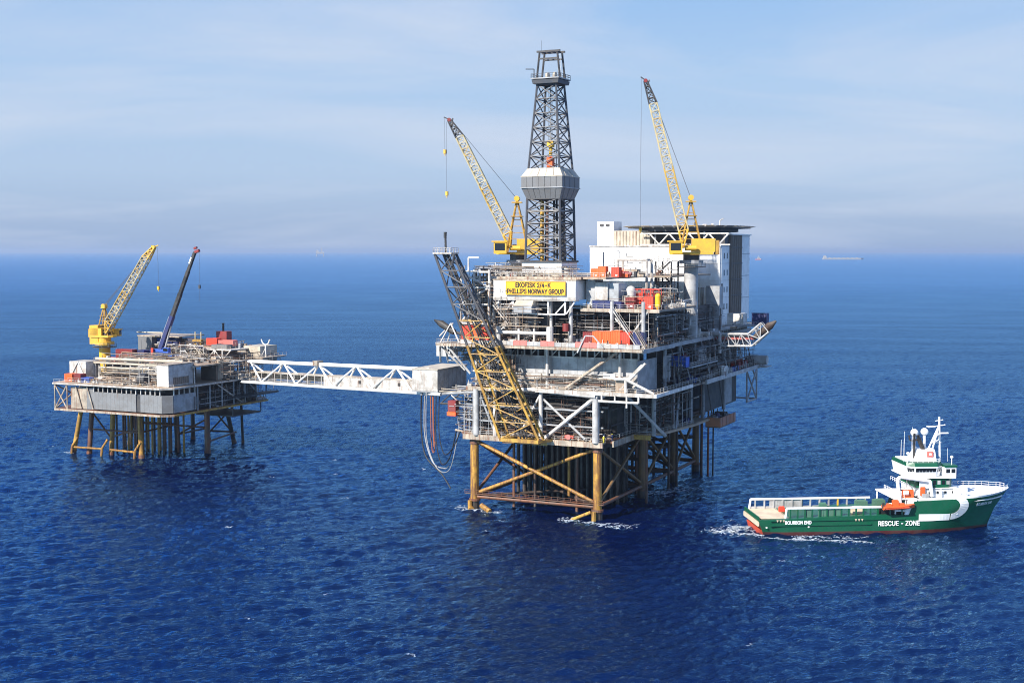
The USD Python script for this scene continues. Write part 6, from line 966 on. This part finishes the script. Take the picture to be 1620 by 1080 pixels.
# ================================================================ foam on the water
usdkit.material(stage, "/World/Looks/sea_foam", {"g": ("geometry", {}), "n": ("noise_texture", {"scale": 2.2, "detail": 5.0, "roughness": 0.7}), "r": ("rgb_ramp", {"ramp": [(0.0, (0, 0, 0)), (0.44, (0, 0, 0)), (0.64, (0.6, 0.6, 0.6)), (1.0, (0.6, 0.6, 0.6))]}), "bw": ("rgb_to_bw", {}),
    "d": ("diffuse_bsdf", {"color": (0.62, 0.68, 0.74)}), "t": ("transparent_bsdf", {}), "m": ("mix_closure", {})},
    [("g.position", "n.vector"), ("n.fac", "r.fac"), ("r.color", "bw.color"), ("bw.val", "m.fac"), ("t.BSDF", "m.closure1"), ("d.BSDF", "m.closure2")], surface="m.closure"); _mats["sea_foam"] = UsdShade.Material.Get(stage, "/World/Looks/sea_foam")
def foam(name, label, pts, seed, n, spread, size, into=None):
    """irregular thin flakes of froth floating along a run of points"""
    r = np.random.default_rng(seed); P = np.asarray(pts, float); m = MB() if into is None else into; seg = np.linalg.norm(np.diff(P, axis=0), axis=1); cum = np.concatenate([[0], np.cumsum(seg)])
    for _ in range(n):
        d = r.random() * cum[-1]; i = min(np.searchsorted(cum, d, "right") - 1, len(seg) - 1); c = P[i] + (P[i+1] - P[i]) * ((d - cum[i]) / seg[i]) + r.normal(0, spread, 2); k = 9; a = np.arange(k) * 2*math.pi/k
        rad = size * r.uniform(.25, 1) * r.uniform(.45, 1.0, k); st = r.uniform(1.2, 3.4); th = r.normal(.25, .5); x = rad*np.cos(a)*st; y = rad*np.sin(a)*.6; xx_ = c[0] + x*math.cos(th) - y*math.sin(th); yy_ = c[1] + x*math.sin(th) + y*math.cos(th); z = wave(xx_, yy_) + .06
        cz = float(wave(np.array([c[0]]), np.array([c[1]]))[0]) + .12; v = np.vstack([np.stack([xx_, yy_, z], 1), [[c[0], c[1], cz]], [[c[0], c[1], cz - .14]]]); f = [(j, (j+1) % k, k) for j in range(k)] + [((j+1) % k, j, k+1) for j in range(k)]; m.add(v, f)
    if into is not None: return
    v, f = m.arrays(); g = usdkit.mesh(stage, fresh("/World", name), (v, f), M("sea_foam"), False).GetPrim(); g.SetCustomDataByKey("kind", "stuff"); g.SetCustomDataByKey("label", label); g.SetCustomDataByKey("category", "foam")
BA_ = math.radians(4.5)
def bw(x, y): return (BO[0][0] + x*math.cos(BA_) - y*math.sin(BA_), BO[0][1] + x*math.sin(BA_) + y*math.cos(BA_))
foam("wake_foam", "white wake foam curling along the side of the green vessel's stern", [bw(-6, -2), bw(0, -8.5), bw(8, -12.6), bw(16, -14.2), bw(25, -17.5)], 1, 330, .55, .5); foam("wake_foam", "churned white wash behind the green vessel's transom", [bw(-1, 4), bw(-4, -1), bw(-10, -3)], 2, 260, 1.7, .6); foam("wake_foam", "broken flecks of foam between the wake and the green hull", [bw(9, -9), bw(17, -10.5), bw(26, -11)], 3, 120, .8, .45)
rw = random.Random(17)
flecks = MB()
for q in range(30):
    d = rw.uniform(215, 520); a_ = rw.uniform(-.36, .36); c = (d*math.sin(a_), d*math.cos(a_)); foam(None, None, [c, (c[0] + rw.uniform(.8, 2.4), c[1] + rw.uniform(-.6, .8))], 40 + q, 5, .25, .34, flecks)
g = usdkit.mesh(stage, fresh("/World", "whitecap_foam"), flecks.arrays(), M("sea_foam"), False).GetPrim(); g.SetCustomDataByKey("kind", "stuff"); g.SetCustomDataByKey("label", "scattered small white flecks of breaking ripples on the open sea"); g.SetCustomDataByKey("category", "foam")
def wp(u, v): return tuple(world(u, v)[:2])
foam("leg_foam", "foam round the front corner leg of the drilling platform", [wp(-8, -4), wp(-1, -4.5), wp(7, -5.5), wp(11, -4)], 4, 200, 1.2, .5); foam("leg_foam", "foam round the left front leg of the drilling platform", [wp(-41, -1), wp(-37, -2.8), wp(-28, -2.4)], 5, 150, 1.0, .5); foam("leg_foam", "foam under the right rear part of the drilling platform", [wp(-2, 40), wp(4, 44), wp(7, 54)], 6, 200, 1.8, .6); foam("leg_foam", "small foam patch at the left platform's splayed leg", [wp(-210, 26), wp(-205, 26)], 7, 26, .8, .45)

for (t_, nm_, mt_), m_ in rest.items(): t_.part("small_" + nm_ + "work", m_, mt_, kind="stuff")
